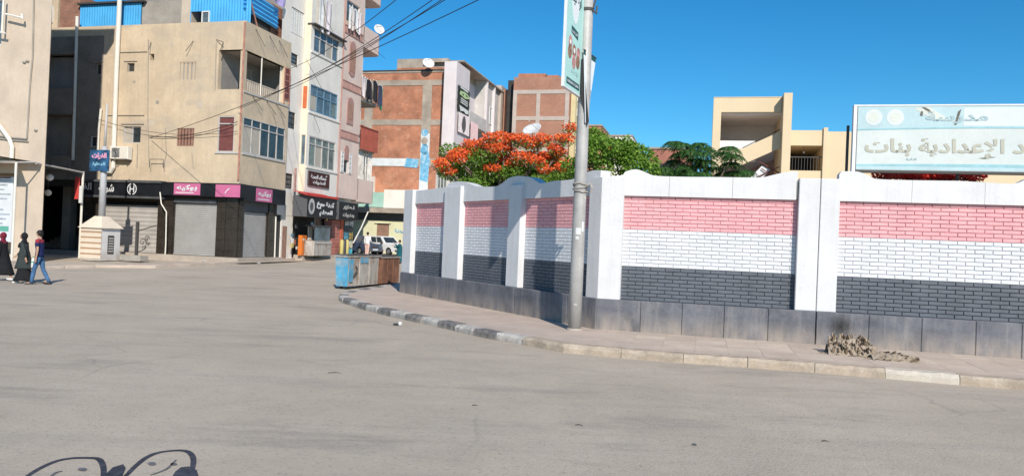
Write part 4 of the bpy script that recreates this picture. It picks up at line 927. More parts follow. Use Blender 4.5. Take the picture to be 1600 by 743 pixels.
for nm,cc,z0,z1,a,b,lb in (('cloth',(.62,.55,.55),bz0-1.9,bz0-.1,ua+.1,ub,'white cloth with a dark print hanging below the banner'),('curtain',(.60,.42,.42),9.9,13.3,bu1+.2,bu1+2.6,'pink striped balcony curtain on the lilac building side')):
    mt=mat(nm+'_hang',cc,.9,.1,2,.1); t=T('hanging_'+nm,lb,nm,tuple(B1.W(a,z0,.2))); g=MB()
    for k in range(14):
        x=a+(b-a)*k/14; y=a+(b-a)*(k+1)/14; oa,ob=((.12,.22) if k%2 else (.22,.12)); g.face([B1.W(x,z0,oa),B1.W(y,z0,ob),B1.W(y,z1,ob),B1.W(x,z1,oa)])
    c=g.build('fabric',mt,t)
    if nm=='cloth': g=MB(); um2=(a+b)/2; g.prism(B1,[(um2+.55*math.cos(k/6*math.pi),bz0-1.0+.75*math.sin(k/6*math.pi)) for k in range(12)],.225,.232); g.build('print_shape',greyside,c)
GS=T('glazed_shed','grey glazed metal shed beside the brick block, left of the flame tree','shed',tuple(V(690,300,58))); gsp=PL(V(680,300,58),-14.4); ge=gsp.u(714,275); g=MB(); g.box(gsp,0,ge,-.2,gsp.z(695,262),-3,0); g.build('wall',greyr,GS); window(GS,gsp,.15,ge*.55,2.2,gsp.z(695,262)-.3,.04,3,0,alu,glass_g,.08)
# second brick block
B2C=V(800,200,80); B2=PL(B2C,-14.4); b2e=6.15
BB2=T('apartment_building','farther brick block with pale concrete grid, left of the lamp pole','building',tuple(B2.W(3,0,-3)))
g=MB(); g.box(B2,0,b2e,-.2,19.5,-10,0); g.box(B2,-1.6,-.9,-.2,18.6,-10,-2); g.box(B2,-.9,-.01,-.2,19.4,-9.9,-1.0,m=1); g.build('brick_wall',[mat('brown_red_brick',(.40,.18,.115),.92,.1,.5,.2,20,brick=(-14.4,(.35,.155,.10),(.36,.25,.19),.27,.09,.01),dirt=.35,dirtcol=(.42,.27,.2),dscale=.7),darkin],BB2)
pc_=mat('pale_concrete',(.46,.39,.34),.9,.08,1,.2)
for z in (17.7,14.9,11.6): g=MB(); g.box(B2,0,b2e,z,z+.42,.0,.06); g.build('concrete_beam',pc_,BB2)
for u in (0,2.55,5.65):
    for z0,z1 in ((8,11.6),(12.02,14.9),(15.32,17.7)): g=MB(); g.box(B2,u,u+.42,z0,z1,.0,.055); g.build('concrete_column',pc_,BB2)
g=MB(); g.box(B2,.2,3.2,19.5,20.1,-3,-1,jit=.05); g.box(B2,3.4,4.6,19.5,19.9,-3,-1,jit=.1); g.build('roof_parapet',brk,BB2)
g=MB(); g.box(B2,-2.4,-1.75,-.2,19.0,-8,-1.5); g.build('concrete_column',pc_,BB2)
# little laundry on it, then yellow strip building with air conditioners
YC=PL(B2.W(b2e+.55,0,-.4),75.6)
yel=mat('yellow_render',(.62,.52,.30),.85,.06,1,.1)
YB=T('apartment_building','narrow strip of a pale yellow building with air conditioners, hard against the pole','building',tuple(YC.W(2,0,-1)))
g=MB(); g.box(YC,.02,9,-.2,18.6,-.5,0); g.build('wall',yel,YB)
for z in (17.2,15.6,13.9,11.6,9.7):
    g=MB(); g.box(YC,1.0,2.6,z,z+.75,.0,.55); g.build('air_conditioner_box',whitef,YB); g=MB(); g.box(YC,3.4,5.0,z-.4,z+.9,.0,.03); g.build('window',glass_d,YB)
# ================================================================ cream row across the far street
R3=PL(V(600,380,65),-14.4)
tealw=mat('teal_upper_wall',(.35,.55,.47),.85,.08,1,.1); cgr=mat('cream_green_wall',(.64,.62,.42),.85,.07,1,.15,dirt=.25,dirtcol=(.5,.5,.36)); offw=mat('off_white_wall',(.76,.73,.66),.85,.05,1,.1)
CR=T('shop_row','low cream shop row with teal and white upper wall behind the white car','building',tuple(R3.W(0,0,-2)))
g=MB(); g.box(R3,-3.4,-.2,4.45,5.75,-6,0,m=0); g.box(R3,-.2,6.5,4.40,6.0,-6,.0,m=1); g.wall(R3,-9,9,-.2,4.4,[(-.75,.4,1.2,3.05,.2),(-7,-3.2,.1,3.2,1.0)],-.02,.2,m=2); g.box(R3,-9,9,0,4.3,-6,-1.2,m=3)
g.box(R3,-9,-3.4,4.4,7.5,-6,0,m=1); g.build('wall',[tealw,offw,cgr,darkin],CR)
g=MB(); g.box(R3,-9,9,3.95,4.38,.0,.9); g.box(R3,-9,9,3.3,3.95,.0,.06,m=1); g.build('canopy',[cband,greyside],CR)
louvre(CR,R3,-.75,.4,1.0,3.05,-.06,6,brownsh,'door',brownsh)
g=MB(); g.box(R3,-.95,.6,3.05,3.15,.0,.1); g.build('lintel',cgr,CR)
text('صيدلية',R3,1.5,2.45,.4,bluep,CR,.0,1.1,bold=.05); g=MB(); g.box(R3,1.9,2.0,.2,1.9,.0,.08); g.box(R3,2.0,2.9,1.75,1.85,.0,.08); g.build('frame_trim',yel,CR)
CM=[('low_building','small orange brick corner just right of the pole, behind the bright green tree',915,940,197,72,brk,6),('low_building','small white rooftop building between the green tree and the pale school',948,988,213,75,offw,5),('low_building','low brown brick building seen over the dark feathery tree',1015,1082,233,62,mat('brown_roof_brick',(.36,.15,.11),.9,.1,1),6)]
for nm,lb,x0,x1,yt,Y,mt,dd in CM:
    q=PL(V((x0+x1)/2,300,Y),-14.4); a,b=q.u(x0,yt),q.u(x1,yt); z=q.z((x0+x1)/2,yt)
    t=T(nm,lb,'building',tuple(q.W((a+b)/2,0,-2))); g=MB(); g.box(q,a,b,-.2,z,-dd,0); g.build('wall',mt,t); g=MB(); g.box(q,a-.05,b+.05,z,z+.15,-dd,.1); g.build('roof_edge',cband,t)
    g=MB(); g.box(q,a+.05,b-.3,z-2.2,z-1.2,-.02,.03); g.build('window_band',darkin,t)
    if Y==62: g=MB(); g.box(q,a+3.6,b+.02,z-.02,z+.3,-3,.02); g.build('roof_room',mt,t)
# ================================================================ school building
SC=PL(V(1180,200,40),-14.4)
sy=mat('school_cream_paint',(.68,.545,.36),.85,.03,.8,.1,dirt=.12,dirtcol=(.56,.43,.28),dscale=.5); slil=mat('school_lilac_wall',(.78,.73,.74),.85,.06,.7,.1,dirt=.2,dirtcol=(.62,.57,.56)); swh=mat('school_white_wall',(.78,.78,.78),.85,.03,1,.1)
SB=T('school_building','cream school building with open stair tower, above the white coping of the wall','building',tuple(SC.W(0,0,-3)))
g=MB()
g.box(SC,-2.2,-1.78,-.2,10.16,-5,0); g.box(SC,-1.78,1.3,9.39,10.16,-5,0); g.box(SC,1.33,1.75,-.2,10.25,-5,.75)
g.box(SC,-2.2,1.33,10.16,10.2,-5,.02)
g.box(SC,1.75,3.42,7.62,8.42,-5,0); g.box(SC,3.42,3.62,-.2,8.55,-5,.12); g.box(SC,3.62,22,-.2,8.36,-5,.0); g.box(SC,1.75,3.42,-.2,6.3,-5,0)
g.build('wall',sy,SB)
g=MB(); g.box(SC,-1.78,1.33,3,9.39,-5,-4.2); g.box(SC,-1.78,1.33,9.3,9.385,-4.2,-.2); g.build('back_wall',slil,SB)
g=MB(); g.box(SC,-1.78,.15,6.9,8.05,-1.6,-1.45); g.build('landing_parapet',swh,SB)
zb=lambda x,y:SC.hit(x,y,-.05)
g=MB(); p=[zb(1158,258),zb(1220,230.5),zb(1220,205),zb(1160,232)]; g.prism(SC,p,-.25,-.05); g.prism(SC,[zb(1120,262),zb(1158.2,258),zb(1160,232),zb(1120,234)],-.25,-.06); g.build('stair_parapet',sy,SB)
g=MB(); g.tube([SC.W(*zb(1160,231),-.1),SC.W(*zb(1219,202),-.1)],.025,n=5); g.build('handrail',darkf,SB)
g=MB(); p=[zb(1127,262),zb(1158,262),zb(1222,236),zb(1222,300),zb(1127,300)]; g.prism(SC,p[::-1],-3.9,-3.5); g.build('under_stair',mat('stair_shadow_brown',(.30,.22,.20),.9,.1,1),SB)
g=MB(); p=[zb(1168,282),zb(1192,257),zb(1205,265),zb(1186,282)]; g.prism(SC,p,-.5,-.4); g.build('lower_flight_parapet',swh,SB)
for a,b in (((1186,251),(1222,272)),((1190,262),(1222,284)),((1168,283),(1226,256))): g=MB(); g.tube([SC.W(*zb(*a),-.3),SC.W(*zb(*b),-.3)],.03,n=5); g.build('handrail',maroon,SB)
g=MB(); g.box(SC,1.75,3.42,6.3,7.62,-4.4,-4.2); g.build('back_wall',darkin,SB)
g=MB(); g.box(SC,1.75,3.42,7.0,7.06,-.2,-.15); g.build('railing',darkf,SB)
for k in range(11): g=MB(); u=1.8+.15*k; g.box(SC,u,u+.025,6.3,7.0,-.19,-.16); g.build('railing_bar',darkf,SB)
LP=T('hanging_lamp','tiny white bulb in the dark opening of the cream school','lamp',tuple(SC.W(2.55,7.3,-.5))); g=MB(); g.ball(SC.W(2.55,7.32,-.5),.05); g.build('bulb',whitef,LP); g=MB(); g.tube([SC.W(2.55,7.35,-.5),SC.W(2.55,7.62,-.5)],.01,n=4); g.build('cord',darkf,LP)
g=MB(); g.box(SC,-1.2,-.3,8.28,8.38,-4.2,-4.1); g.build('wall_ledge',conc,SB)
# ================================================================ school signboard
SGN=PL(RW.W(0,0,-.2),-14.4)
zb0,zt0=SGN.z(1337,265),SGN.z(1337,166); ul=SGN.u(1338,215); ur=ul+5.3
fr=plain('sign_white_frame',(.72,.73,.74),.5)
sgm=mat('sign_pale_panel',(.58,.615,.59),.5,.05,1.2,0,dirt=.5,dirtcol=(.52,.62,.63),dscale=.9)
SS=T('school_signboard','long faded white and pale blue school signboard with Arabic lettering above the wall','signboard',tuple(SGN.W(7.5,3.5)))
g=MB(); g.box(SGN,ul,ur,zb0,zt0,-.14,.0); bd=g.build('panel',sgm,SS)
g=MB(); g.box(SGN,ul-.07,ul-.005,zb0-.04,zt0+.03,-.16,.02); g.box(SGN,ul,ur,zt0,zt0+.03,-.16,.015); g.box(SGN,ul,ur,zb0-.05,zb0,-.16,.02,m=1); g.box(SGN,ul-.005,ul+.012,zb0,zt0,-.1,.012,m=1); g.build('frame',[fr,darkf],SS)
for u in (ul-.13,7.4,9.9): g=MB(); g.tube([SGN.W(u,2.6,-.25),SGN.W(u,4.75,-.25)],.03,n=6); g.build('post',darkf,SS)
pblue=mat('print_sky_blue',(.43,.57,.60),.5,.06,1.5,0); pteal=mat('print_teal_line',(.28,.50,.54),.5,.1,3,0); pcream=mat('print_cream',(.60,.62,.56),.5,.05,2,0); pbeige=mat('print_beige_letter',(.43,.42,.345),.5,.06,2,0); pgrb=mat('print_grey_blue_letter',(.33,.45,.48),.5,.06,3,0); pwht=mat('print_white',(.60,.64,.635),.5,.03,2,0); pdk=mat('print_dark_brush',(.13,.12,.10),.5,.2,3,0)
def sp_(pts,mt,o,name='print_shape'):
    g=MB(); g.prism(SGN,pts,.001,o); g.build(name,mt,bd)
W_=ur-ul
def wav(z,a,ph): return [(ul+.012+(W_-.02)*k/24,z+a*math.sin(ph+k/24*math.pi)) for k in range(25)]
lo=wav(zt0-.50,.05,.0)
sp_(lo+[(ur-.01,zt0-.01),(ul+.012,zt0-.01)],pblue,.003)
l1=wav(zt0-.52,.05,0); l2=wav(zt0-.49,.05,0); sp_(l1+l2[::-1],pteal,.006,'print_line')
l1=wav(zb0+.09,-.0,0); l2=wav(zb0+.12,.03,0); sp_(l1+l2[::-1],pteal,.006,'print_line'); l1=[(x,zb0+.01) for x,_ in l1]; sp_(l1+wav(zb0+.09,0,0)[::-1],pblue,.003)
for cx in (ul+.33,ul+.75): 
    sp_([(cx+.17*math.cos(k/9*math.pi),zt0-0.240+.17*math.sin(k/9*math.pi)) for k in range(18)],pwht,.006,'print_emblem'); sp_([(cx+.11*math.cos(k/7*math.pi),zt0-0.240+.11*math.sin(k/7*math.pi)) for k in range(14)],pcream,.008,'print_emblem')
sp_([(ul+1.1,zt0-0.050),(ul+1.45,zt0-0.270),(ul+1.9,zt0-0.340),(ul+1.6,zt0-0.170),(ul+1.4,zt0-0.020)],pcream,.006); sp_([(ul+1.24,zt0-0.03),(ul+1.34,zt0-0.10),(ul+1.47,zt0-0.17),(ul+1.40,zt0-0.08),(ul+1.32,zt0-0.03)],pdk,.008)
sp_([(ul+1.22,zt0-0.20),(ul+1.27,zt0-0.22),(ul+1.28,zt0-0.12),(ul+1.24,zt0-0.11)],pdk,.0085)
sp_([(ul+1.88,zt0-0.400),(ul+1.92,zt0-0.400),(ul+2.0,zt0-0.070),(ul+1.94,zt0-0.120)],pdk,.0085)
sp_([(ul+2.05,zt0-0.420),(ul+3.4,zt0-0.420),(ul+3.4,zt0-0.040),(ul+2.05,zt0-0.040)],pwht,.005)
sp_([(ul+3.72,zt0-0.320),(ul+zt0-0.820,zt0-0.300),(ul+zt0-0.320,zt0-0.070),(ul+zt0-0.820,zt0-0.050)],pcream,.006); sp_([(ul+3.82,zt0-0.200),(ul+3.98,zt0-0.040),(ul+zt0-0.870,zt0-0.020),(ul+3.95,zt0-0.160)],pdk,.008)
ua=SGN.u(1446,185); ub=SGN.u(1544,185); text('مدرسة',SGN,(ua+ub)/2,zt0-.25,.25,pgrb,bd,.008,ub-ua,bold=.03,ext=.003)
ua=SGN.u(1351,235)
full=W_-.45; text('الرشاد الإعدادية بنات',SGN,ua+1.98,zb0+.47,.42,pbeige,bd,.006,3.96,bold=.03,ext=.003)
text('ادارة',SGN,SGN.u(1424,246),zb0+.24,.06,pgrb,bd,.008,.2,bold=.02)
# ================================================================ street pole with two hanging signs
pb=G(897.5,514.5,0)
galv=mat('worn_grey_pole_paint',(.40,.39,.375),.55,.10,2,.15,20,metal=.1,streak=.5,streakcol=(.27,.24,.21),dirt=.35,dirtcol=(.5,.49,.47),dscale=2)
PO=T('lamp_pole','tall thick grey steel pole on the pavement in front of the school wall corner','pole',(pb.x,pb.y,0))
g=MB(); g.tube([(pb.x,pb.y,-.05),(pb.x,pb.y,1.4),(pb.x,pb.y,5),(pb.x,pb.y,9.5)],[.150,.148,.135,.115],n=24); g.build('shaft',galv,PO,True)
g=MB(); g.tube([(pb.x,pb.y,-.02),(pb.x,pb.y,.04)],[.19,.165],n=20); g.build('collar',step_m,PO)
rope=mat('grey_rope',(.36,.33,.30),.95,.25,8,.3,60)
zr=1.9+(381-292)*pb.y/1170
for k,(dz,tilt) in enumerate(((0,.03),(-.055,-.04),(.05,.05))):
    g=MB(); g.tube([(pb.x+.155*math.cos(t/9*math.pi),pb.y+.155*math.sin(t/9*math.pi),zr+dz+tilt*math.cos(t/9*math.pi+k)+.01*math.sin(t*2.1)) for t in range(19)],.022,n=6,cap=False); g.build('rope_turn',rope,PO,True)
g=MB(); g.tube([(pb.x+.12,pb.y-.12,zr),(pb.x+.2,pb.y-.15,zr+.1),(pb.x+.26,pb.y-.12,zr-.02),(pb.x+.19,pb.y-.15,zr-.12)],[.03,.035,.03,.02],n=6); g.build('rope_knot',rope,PO,True)
def pwrap(z0,z1,a0,a1,mt):
    g=MB(); n=6; f=lambda a,z:(pb.x+.152*math.cos(a),pb.y+.152*math.sin(a),z)
    for k in range(n): a=R(a0+(a1-a0)*k/n); b_=R(a0+(a1-a0)*(k+1)/n); g.face([f(a,z0),f(b_,z0),f(b_,z1),f(a,z1)])
    g.build('paper_scrap',mt,PO)
pw=mat('torn_paper_white',(.62,.62,.62),.9,.1,5)
pwrap(2.13,2.28,-120,-75,pw); pwrap(2.2,2.42,-70,-45,pw); pwrap(2.02,2.09,-118,-90,pw); pwrap(2.93,2.98,-52,-40,pw); pwrap(.55,.6,-110,-80,galv)
zc=7.15
g=MB(); g.tube([(pb.x,pb.y,zc),(pb.x,pb.y,zc+.06)],.145,n=16); g.build('clamp',darkf,PO)
for d0,d1 in (((.1,-.1,0),(.2,-.12,-.08)),((.12,-.08,.05),(.17,-.1,.3)),((.19,-.1,-.08),(.2,-.1,.1))): g=MB(); g.tube([(pb.x+a[0],pb.y+a[1],zc+a[2]) for a in (d0,d1)],.02,n=5); g.build('bracket',darkf,PO)
# board one: pale mint confectioner's sign sticking out to the left of the pole
mint=mat('mint_sign_print',(.46,.72,.66),.5,.05,1.5,0); dgr=mat('dark_green_print',(.02,.085,.085),.5,.1,3,0); choc=mat('pastry_brown_print',(.33,.17,.11),.6,.4,9,0); rose=mat('rose_print',(.6,.3,.28),.6,.3,9,0); wsp=mat('sign_white_print',(.80,.82,.82),.5,.03,2,0)
S1=PL((pb.x-.09,pb.y-.10),68)
s1u0=S1.u(873,135); z0_=5.22; z1_=8.2; s1u0=-1.0
S1=S1.at(-.0); SO=T('hanging_sign','tall pale mint pastry shop sign sticking out left of the street pole','sign',tuple(S1.W(-.5,z0_)))
g=MB(); g.box(S1,-1.18,0,z0_,z1_,-.05,.0); bd1=g.build('board',mint,SO); g=MB(); g.box(S1,-1.20,-1.18,z0_-.02,z1_,-.06,.005); g.box(S1,-1.18,0.02,z0_-.03,z0_,-.06,.01); g.build('frame',fr,SO)
def s1(pts,mt,o,name='print_shape'):
    g=MB(); g.prism(S1,[(x-.09,z) for x,z in pts],.0005,o); g.build(name,mt,bd1)
def ell(cx,cz,rx,rz,n=22): return [(cx+rx*math.cos(2*math.pi*k/n),cz+rz*math.sin(2*math.pi*k/n)) for k in range(n)]
s1([(-.95,z0_+.08),(-.04,z0_+.08),(-.04,z0_+.22),(-.95,z0_+.22)],dgr,.003); text('01002345678  01112345678',S1.at(-.09),-.5,z0_+.15,.06,wsp,bd1,.003,.8,arab=False,bold=.02,ext=.003)
text('لولا كيك',S1.at(-.09),-.42,z0_+.40,.13,pgrb,bd1,.001,.5,bold=.0,ext=.003)
for k,(cx,cz,mt) in enumerate(((-.78,.98,rose),(-.5,.85,choc),(-.2,.86,rose),(-.8,.78,choc),(-.5,.62,rose),(-.22,.68,choc))): s1(ell(cx,z0_+cz,.13,.15,12),mt,.003+.001*k)
s1(ell(-.5,z0_+.86,.05,.06,10),wsp,.011); s1(ell(-.78,z0_+.98,.04,.05,10),wsp,.011)
s1([(-.74,z0_+1.20),(-.26,z0_+1.14),(-.26,z0_+1.32),(-.74,z0_+1.36)],dgr,.003); text('أجمل الهدايا',S1.at(-.09),-.5,z0_+1.25,.09,wsp,bd1,.003,.4,bold=.03,ext=.003)
s1(ell(-.5,z0_+2.02,.26,.58),wsp,.003); text('لولا كيك',S1.at(-.09),-.48,z0_+1.98,.34,dgr,bd1,.004,.72,bold=.02,ext=.003)
s1([(-.66,z0_+2.62),(-.5,z0_+2.45),(-.3,z0_+2.62),(-.3,z0_+2.95),(-.66,z0_+2.95)],dgr,.0045); text('حلويات',S1.at(-.09),-.48,z0_+2.75,.12,wsp,bd1,.005,.3,bold=.03,ext=.003)
# board two: twisted sheet right of the pole
S2=PL((pb.x-.06,pb.y-.20),57)
ST=T('hanging_sign','small white sagging banner sheet twisted on the right side of the street pole','sign',tuple(S2.W(.1,4.6)))
zt2=1.9+(381-79)*pb.y/1170; zb2=1.9+(381-192)*pb.y/1170
g=MB(); nn=14; 
def s2p(t,s_):       # t 0 top..1 bottom, s_ across
    ang=R(57-62*t**1.0*0.0)+R(-0); w_=.60*(1-.72*t); base=S2.W(.0,0); d=Vector((math.cos(ang+R(18)*t),math.sin(ang+R(18)*t),0))
    return base+d*w_*s_+Vector((.10*t+.03*math.sin(3*t)*s_,0,zt2+(zb2-zt2)*t-.06*s_*(1-t)))
for k in range(nn):
    for j in range(3):
        a=(k/nn,j/3); g.face([s2p(a[0],a[1]),s2p((k+1)/nn,a[1]),s2p((k+1)/nn,a[1]+1/3),s2p(a[0],a[1]+1/3)],m=(2 if k==0 else 1 if k in (7,8,10,12) and j>0 else 3 if k in (4,5) and j==1 else 0))
o=g.build('sheet',[mat('sheet_white',(.70,.74,.78),.6,.05,3,0),mat('sheet_grey_print',(.36,.40,.46),.6,.2,8,0),dgr,rose],ST)
sm=o.modifiers.new('thickness','SOLIDIFY'); sm.thickness=.012
g=MB(); dp=pb.y-.17; g.face([V(x,y,dp) for x,y in ((906,150),(911,165),(917,198),(920,190),(914,120),(912,90),(906,95))]); o=g.build('dark_strip',plain('strip_black',(.02,.02,.022),.8),ST); md=o.modifiers.new('t','SOLIDIFY'); md.thickness=.01  # flat black wedge between the mint board and the twisted sheet
g=MB(); g.tube([S2.W(-.02,zt2,-.0),S2.W(.62,zt2-.06,-.0)],.012,n=5); g.build('bar',darkf,ST)
# ================================================================ dumpsters
DD=G(541.5,452.5,-.14); DP=PL(DD,72); DE=PL(DD,-18)
galvr=mat('rusty_galvanised_steel',(.46,.43,.39),.65,.15,1.2,.2,14,metal=.1,streak=1.0,streakcol=(.25,.14,.075),dirt=.9,dirtcol=(.22,.13,.08),dscale=1.8)
rusty=mat('brown_rust',(.20,.095,.06),.85,.25,2,.3,25,dirt=.5,dirtcol=(.30,.16,.10),dscale=2,streak=.4,streakcol=(.1,.05,.035))
bluep2=mat('flaking_blue_paint',(.07,.33,.52),.75,.15,2,.2,dirt=.95,dirtcol=(.40,.38,.34),dscale=1.6,patch=((.24,.14,.09),(3,3,1.2),.56,.8),streak=.5,streakcol=(.3,.2,.14))
def dumpster(lb,u0,u1,h,body,end,wd,tilt=0):
    t=T('dumpster',lb,'dumpster',tuple(DP.W((u0+u1)/2,-.15,-wd/2)),'steel dumpsters at the end of the pavement')
    g=MB(); b0=-.02; zt=h
    # tapered tub
    f=[DP.W(u0+.05,b0,.0),DP.W(u1-.05,b0,.0),DP.W(u1,zt,.03),DP.W(u0,zt,.03)]; k=[DP.W(u0+.05,b0,-wd),DP.W(u1-.05,b0,-wd),DP.W(u1,zt,-wd-.03),DP.W(u0,zt,-wd-.03)]
    g.face(f,0); g.face(k[::-1],0); g.face([k[0],f[0],f[3],k[3]],1); g.face([f[1],k[1],k[2],f[2]],0); g.face([f[0],k[0],k[1],f[1]],0)
    g.build('tub',[body,end],t)
    g=MB(); g.box(DP,u0-.03,u1+.03,zt-.05,zt,.03,.07); g.build('rim',galvr,t); g=MB(); g.box(DE,-wd-.03,.05,zt-.05,zt,-u0-.02,-u0+.04); g.build('rim',galvr,t)
    n=3
    for i in range(n+1):
        u=u0+.06+(u1-u0-.16)*i/n; g=MB(); g.box(DP,u,u+.05,.0,zt-.05,.015,.05); g.build('rib',rusty if i==n else body,t)
    g=MB(); g.box(DP,u0+.1,u1-.1,zt-.25,zt-.2,-wd+.1,-.1); g.build('rubbish_fill',darkin,t)
    g=MB(); g.box(DP,u0-.02,u1+.02,zt+.005,zt+.04,-wd-.03,.02,jit=.015); g.build('lid',greyside,t)
    for u in (u0+.25,u1-.25):
        for o_ in (-.12,-wd+.12): g=MB(); a=DP.W(u,-.06,o_); g.tube([a+DP.n*.03,a-DP.n*.03],.075,n=10); g.build('wheel',darkf,t)
    return t
L1=DP.u(591,448); 
d1=dumpster('rusty galvanised dumpster with flaking blue end, at the pavement tip',0,L1,1.13,galvr,bluep2,.50)
g=MB(); g.box(DP,.02,.35,.15,1.0,.045,.052,jit=.01); g.build('paint_patch',bluep2,d1); g=MB(); g.box(DP,.9,1.5,.85,1.06,.045,.052); g.build('paint_patch',bluep2,d1)
g=MB(); g.tube([DP.W(.35,.35,.06),DP.W(.55,.62,.12),DP.W(.5,.75,.07)],.03,n=6); g.build('hook',darkf,d1)
dumpster('dark brown fully rusted dumpster behind the blue one',L1+.12,DP.u(622,443.5),1.08,rusty,rusty,.9)
# ================================================================ vegetation
def leafmat(key,c1,c2,tr=.25):
    ma=bpy.data.materials.new(key); ma.use_nodes=True; nt=ma.node_tree; N=nt.nodes.new; L=nt.links.new; b=nt.nodes['Principled BSDF']
    geo=N('ShaderNodeNewGeometry'); oi=N('ShaderNodeTexWhiteNoise'); oi.noise_dimensions='1D'; L(geo.outputs['Random Per Island'],oi.inputs['W'])
    x=N('ShaderNodeMix'); x.data_type='RGBA'; L(oi.outputs['Value'],x.inputs[0]); x.inputs[6].default_value=(*c1,1); x.inputs[7].default_value=(*c2,1)
    L(x.outputs[2],b.inputs['Base Color']); b.inputs['Roughness'].default_value=.55; b.inputs['Specular IOR Level'].default_value=.3
    t=N('ShaderNodeBsdfTranslucent'); L(x.outputs[2],t.inputs[0]); ms=N('ShaderNodeMixShader'); ms.inputs[0].default_value=tr; L(b.outputs[0],ms.inputs[1]); L(t.outputs[0],ms.inputs[2])
    L(ms.outputs[0],nt.nodes['Material Output'].inputs[0]); return ma
bark=mat('tree_bark',(.16,.12,.09),.95,.2,4,.5,20)
lf_mid=leafmat('flame_tree_leaf',(.10,.21,.025),(.24,.40,.06),.35); lf_br=leafmat('bright_leaf',(.09,.20,.018),(.26,.42,.06),.35); lf_dk=leafmat('dark_frond',(.03,.085,.022),(.09,.21,.05),.3)
fl_or=leafmat('orange_petal',(.82,.10,.03),(.95,.25,.06),.3); fl_rd=leafmat('red_petal',(.75,.04,.035),(.88,.14,.10),.4); lf_dd=leafmat('deep_green_leaf',(.02,.04,.015),(.05,.09,.03)); twig_g=leafmat('pale_dry_leaf',(.28,.22,.16),(.42,.36,.30),.1)
def rv(): 
    while True:
        v=Vector((random.uniform(-1,1),random.uniform(-1,1),random.uniform(-1,1)))
        if .05<v.length<1: return v
def leaves(g,c,rad,n,sz,m=0,elong=1.7,flat=.75):
    for _ in range(n):
        v=rv(); v=v*(v.length**-.45); p=c+Vector((v.x*rad[0],v.y*rad[1],v.z*rad[2]))
        d=rv().normalized(); d.z*=flat; d.normalize(); s_=d.cross(rv()).normalized(); l=sz*random.uniform(.6,1.3); w_=l/elong
        g.face([p,p+d*l*.5+s_*w_*.5,p+d*l,p+d*l*.5-s_*w_*.5],m)
def tree_limbs(parent,base,fork,tips,r0):
    g=MB(); g.tube([base,base+(fork-base)*.5+Vector((.08,.05,0)),fork],[r0,r0*.85,r0*.7],n=9); g.build('trunk',bark,parent,True)
    for t in tips:
        mid=fork+(t-fork)*.5+Vector((random.uniform(-.15,.15),random.uniform(-.15,.15),random.uniform(.05,.3))); g=MB(); g.tube([fork,mid,t],[r0*.45,r0*.28,r0*.1],n=6); g.build('limb',bark,parent,True)
def pxs(lst,ox,oy,sc_,Y,jy): return [V(ox+x/sc_,oy+y/sc_,Y+random.uniform(-jy,jy)) for x,y in lst]
fo=pxs([(385,600),(420,635),(410,610),(450,560),(480,545),(500,530),(540,510),(570,520),(600,500),(640,465),(680,458),(680,500),(620,490),(650,520),(720,530),(700,515),(760,468),(800,490),(740,470),(790,470),(870,485),(900,470),(850,500),(960,520),(990,470),(1020,468),(830,560),(880,560),(780,560),(720,580),(690,600),(750,600),(920,600),(910,630),(860,580),(940,565),(980,540),(1040,415),(1000,620),(565,650),(610,625),(530,500),(470,575),(920,560),(395,625),(430,590),(520,560),(560,545),(600,545),(660,560),(640,620),(700,630),(880,600),(960,600),(1005,590),(590,640),(400,590)],570,70,3.23,27,1.3)
fg=pxs([(600,660),(660,680),(560,690),(740,640),(800,650),(850,660),(500,640),(450,600),(540,600),(900,670),(1030,690),(1030,650),(440,540),(490,580),(600,570),(700,650),(640,600),(960,650),(820,620),(760,690),(680,720),(880,700),(560,720),(990,680),(480,660),(530,715),(600,735),(720,735),(790,730),(850,725),(930,720),(1000,715),(1040,700),(640,740),(430,640)],570,70,3.23,27.2,1.2)
fb=V(790,300,27.3); FT=T('flame_tree','flame tree covered in orange-red blossom above the left part of the school wall','tree',(fb.x,fb.y,0))
tree_limbs(FT,Vector((fb.x,fb.y,-.1)),Vector((fb.x,fb.y,2.6)),fo[::3]+fg[::4],.2)
g=MB()
for c in fg: leaves(g,c,(.50,.50,.30),620,.09,0)
for c in fo: leaves(g,c-Vector((0,-.1,.16)),(.30,.30,.14),110,.08,0); leaves(g,c-Vector((0,0,.1)),(.35,.3,.2),30,.08,1)
g.build('crown',[lf_mid,twig_g],FT)
for c in fo:
    g=MB(); leaves(g,c,(.31,.31,.15),210,.09,0,1.3); g.build('blossom',fl_or,FT)
gt=pxs([(70,350),(110,300),(120,330),(170,345),(220,365),(280,350),(330,385),(380,400),(415,445),(350,450),(280,430),(200,420),(130,410),(80,430),(80,500),(160,480),(250,470),(320,490),(420,495),(200,370),(300,390),(60,400),(90,300),(-30,470)],900,130,3.636,24,.7)
gb=V(950,300,24.2); GT=T('leafy_tree','dense bright green leafy tree just right of the street pole, behind the coping','tree',(gb.x,gb.y,0))
tree_limbs(GT,Vector((gb.x,gb.y,-.1)),Vector((gb.x,gb.y,2.4)),gt[::3],.13)
g=MB()
for c in gt: leaves(g,c,(.33,.33,.27),330,.105,0,1.6)
g.build('crown',lf_br,GT)
g=MB(); leaves(g,V(950,231,23.5),(.1,.1,.08),40,.06,0,1.2); g.build('blossom',fl_or,GT)
ff=pxs([(560,335),(600,345),(700,345),(640,385),(720,395),(870,365),(890,410),(560,440),(620,470),(700,465),(740,440),(840,395),(840,510),(960,500),(600,500),(500,480),(680,430),(780,480),(900,500),(460,490),(740,370),(590,400),(650,500),(720,510),(560,505),(880,450)],900,130,3.636,25,.8)
fb2=V(1090,300,25.2); FF=T('feathery_tree','dark green tree with drooping feathery fronds in front of the cream school','tree',(fb2.x,fb2.y,0))
tree_limbs(FF,Vector((fb2.x,fb2.y,-.1)),Vector((fb2.x,fb2.y,2.6)),ff[::2],.13)
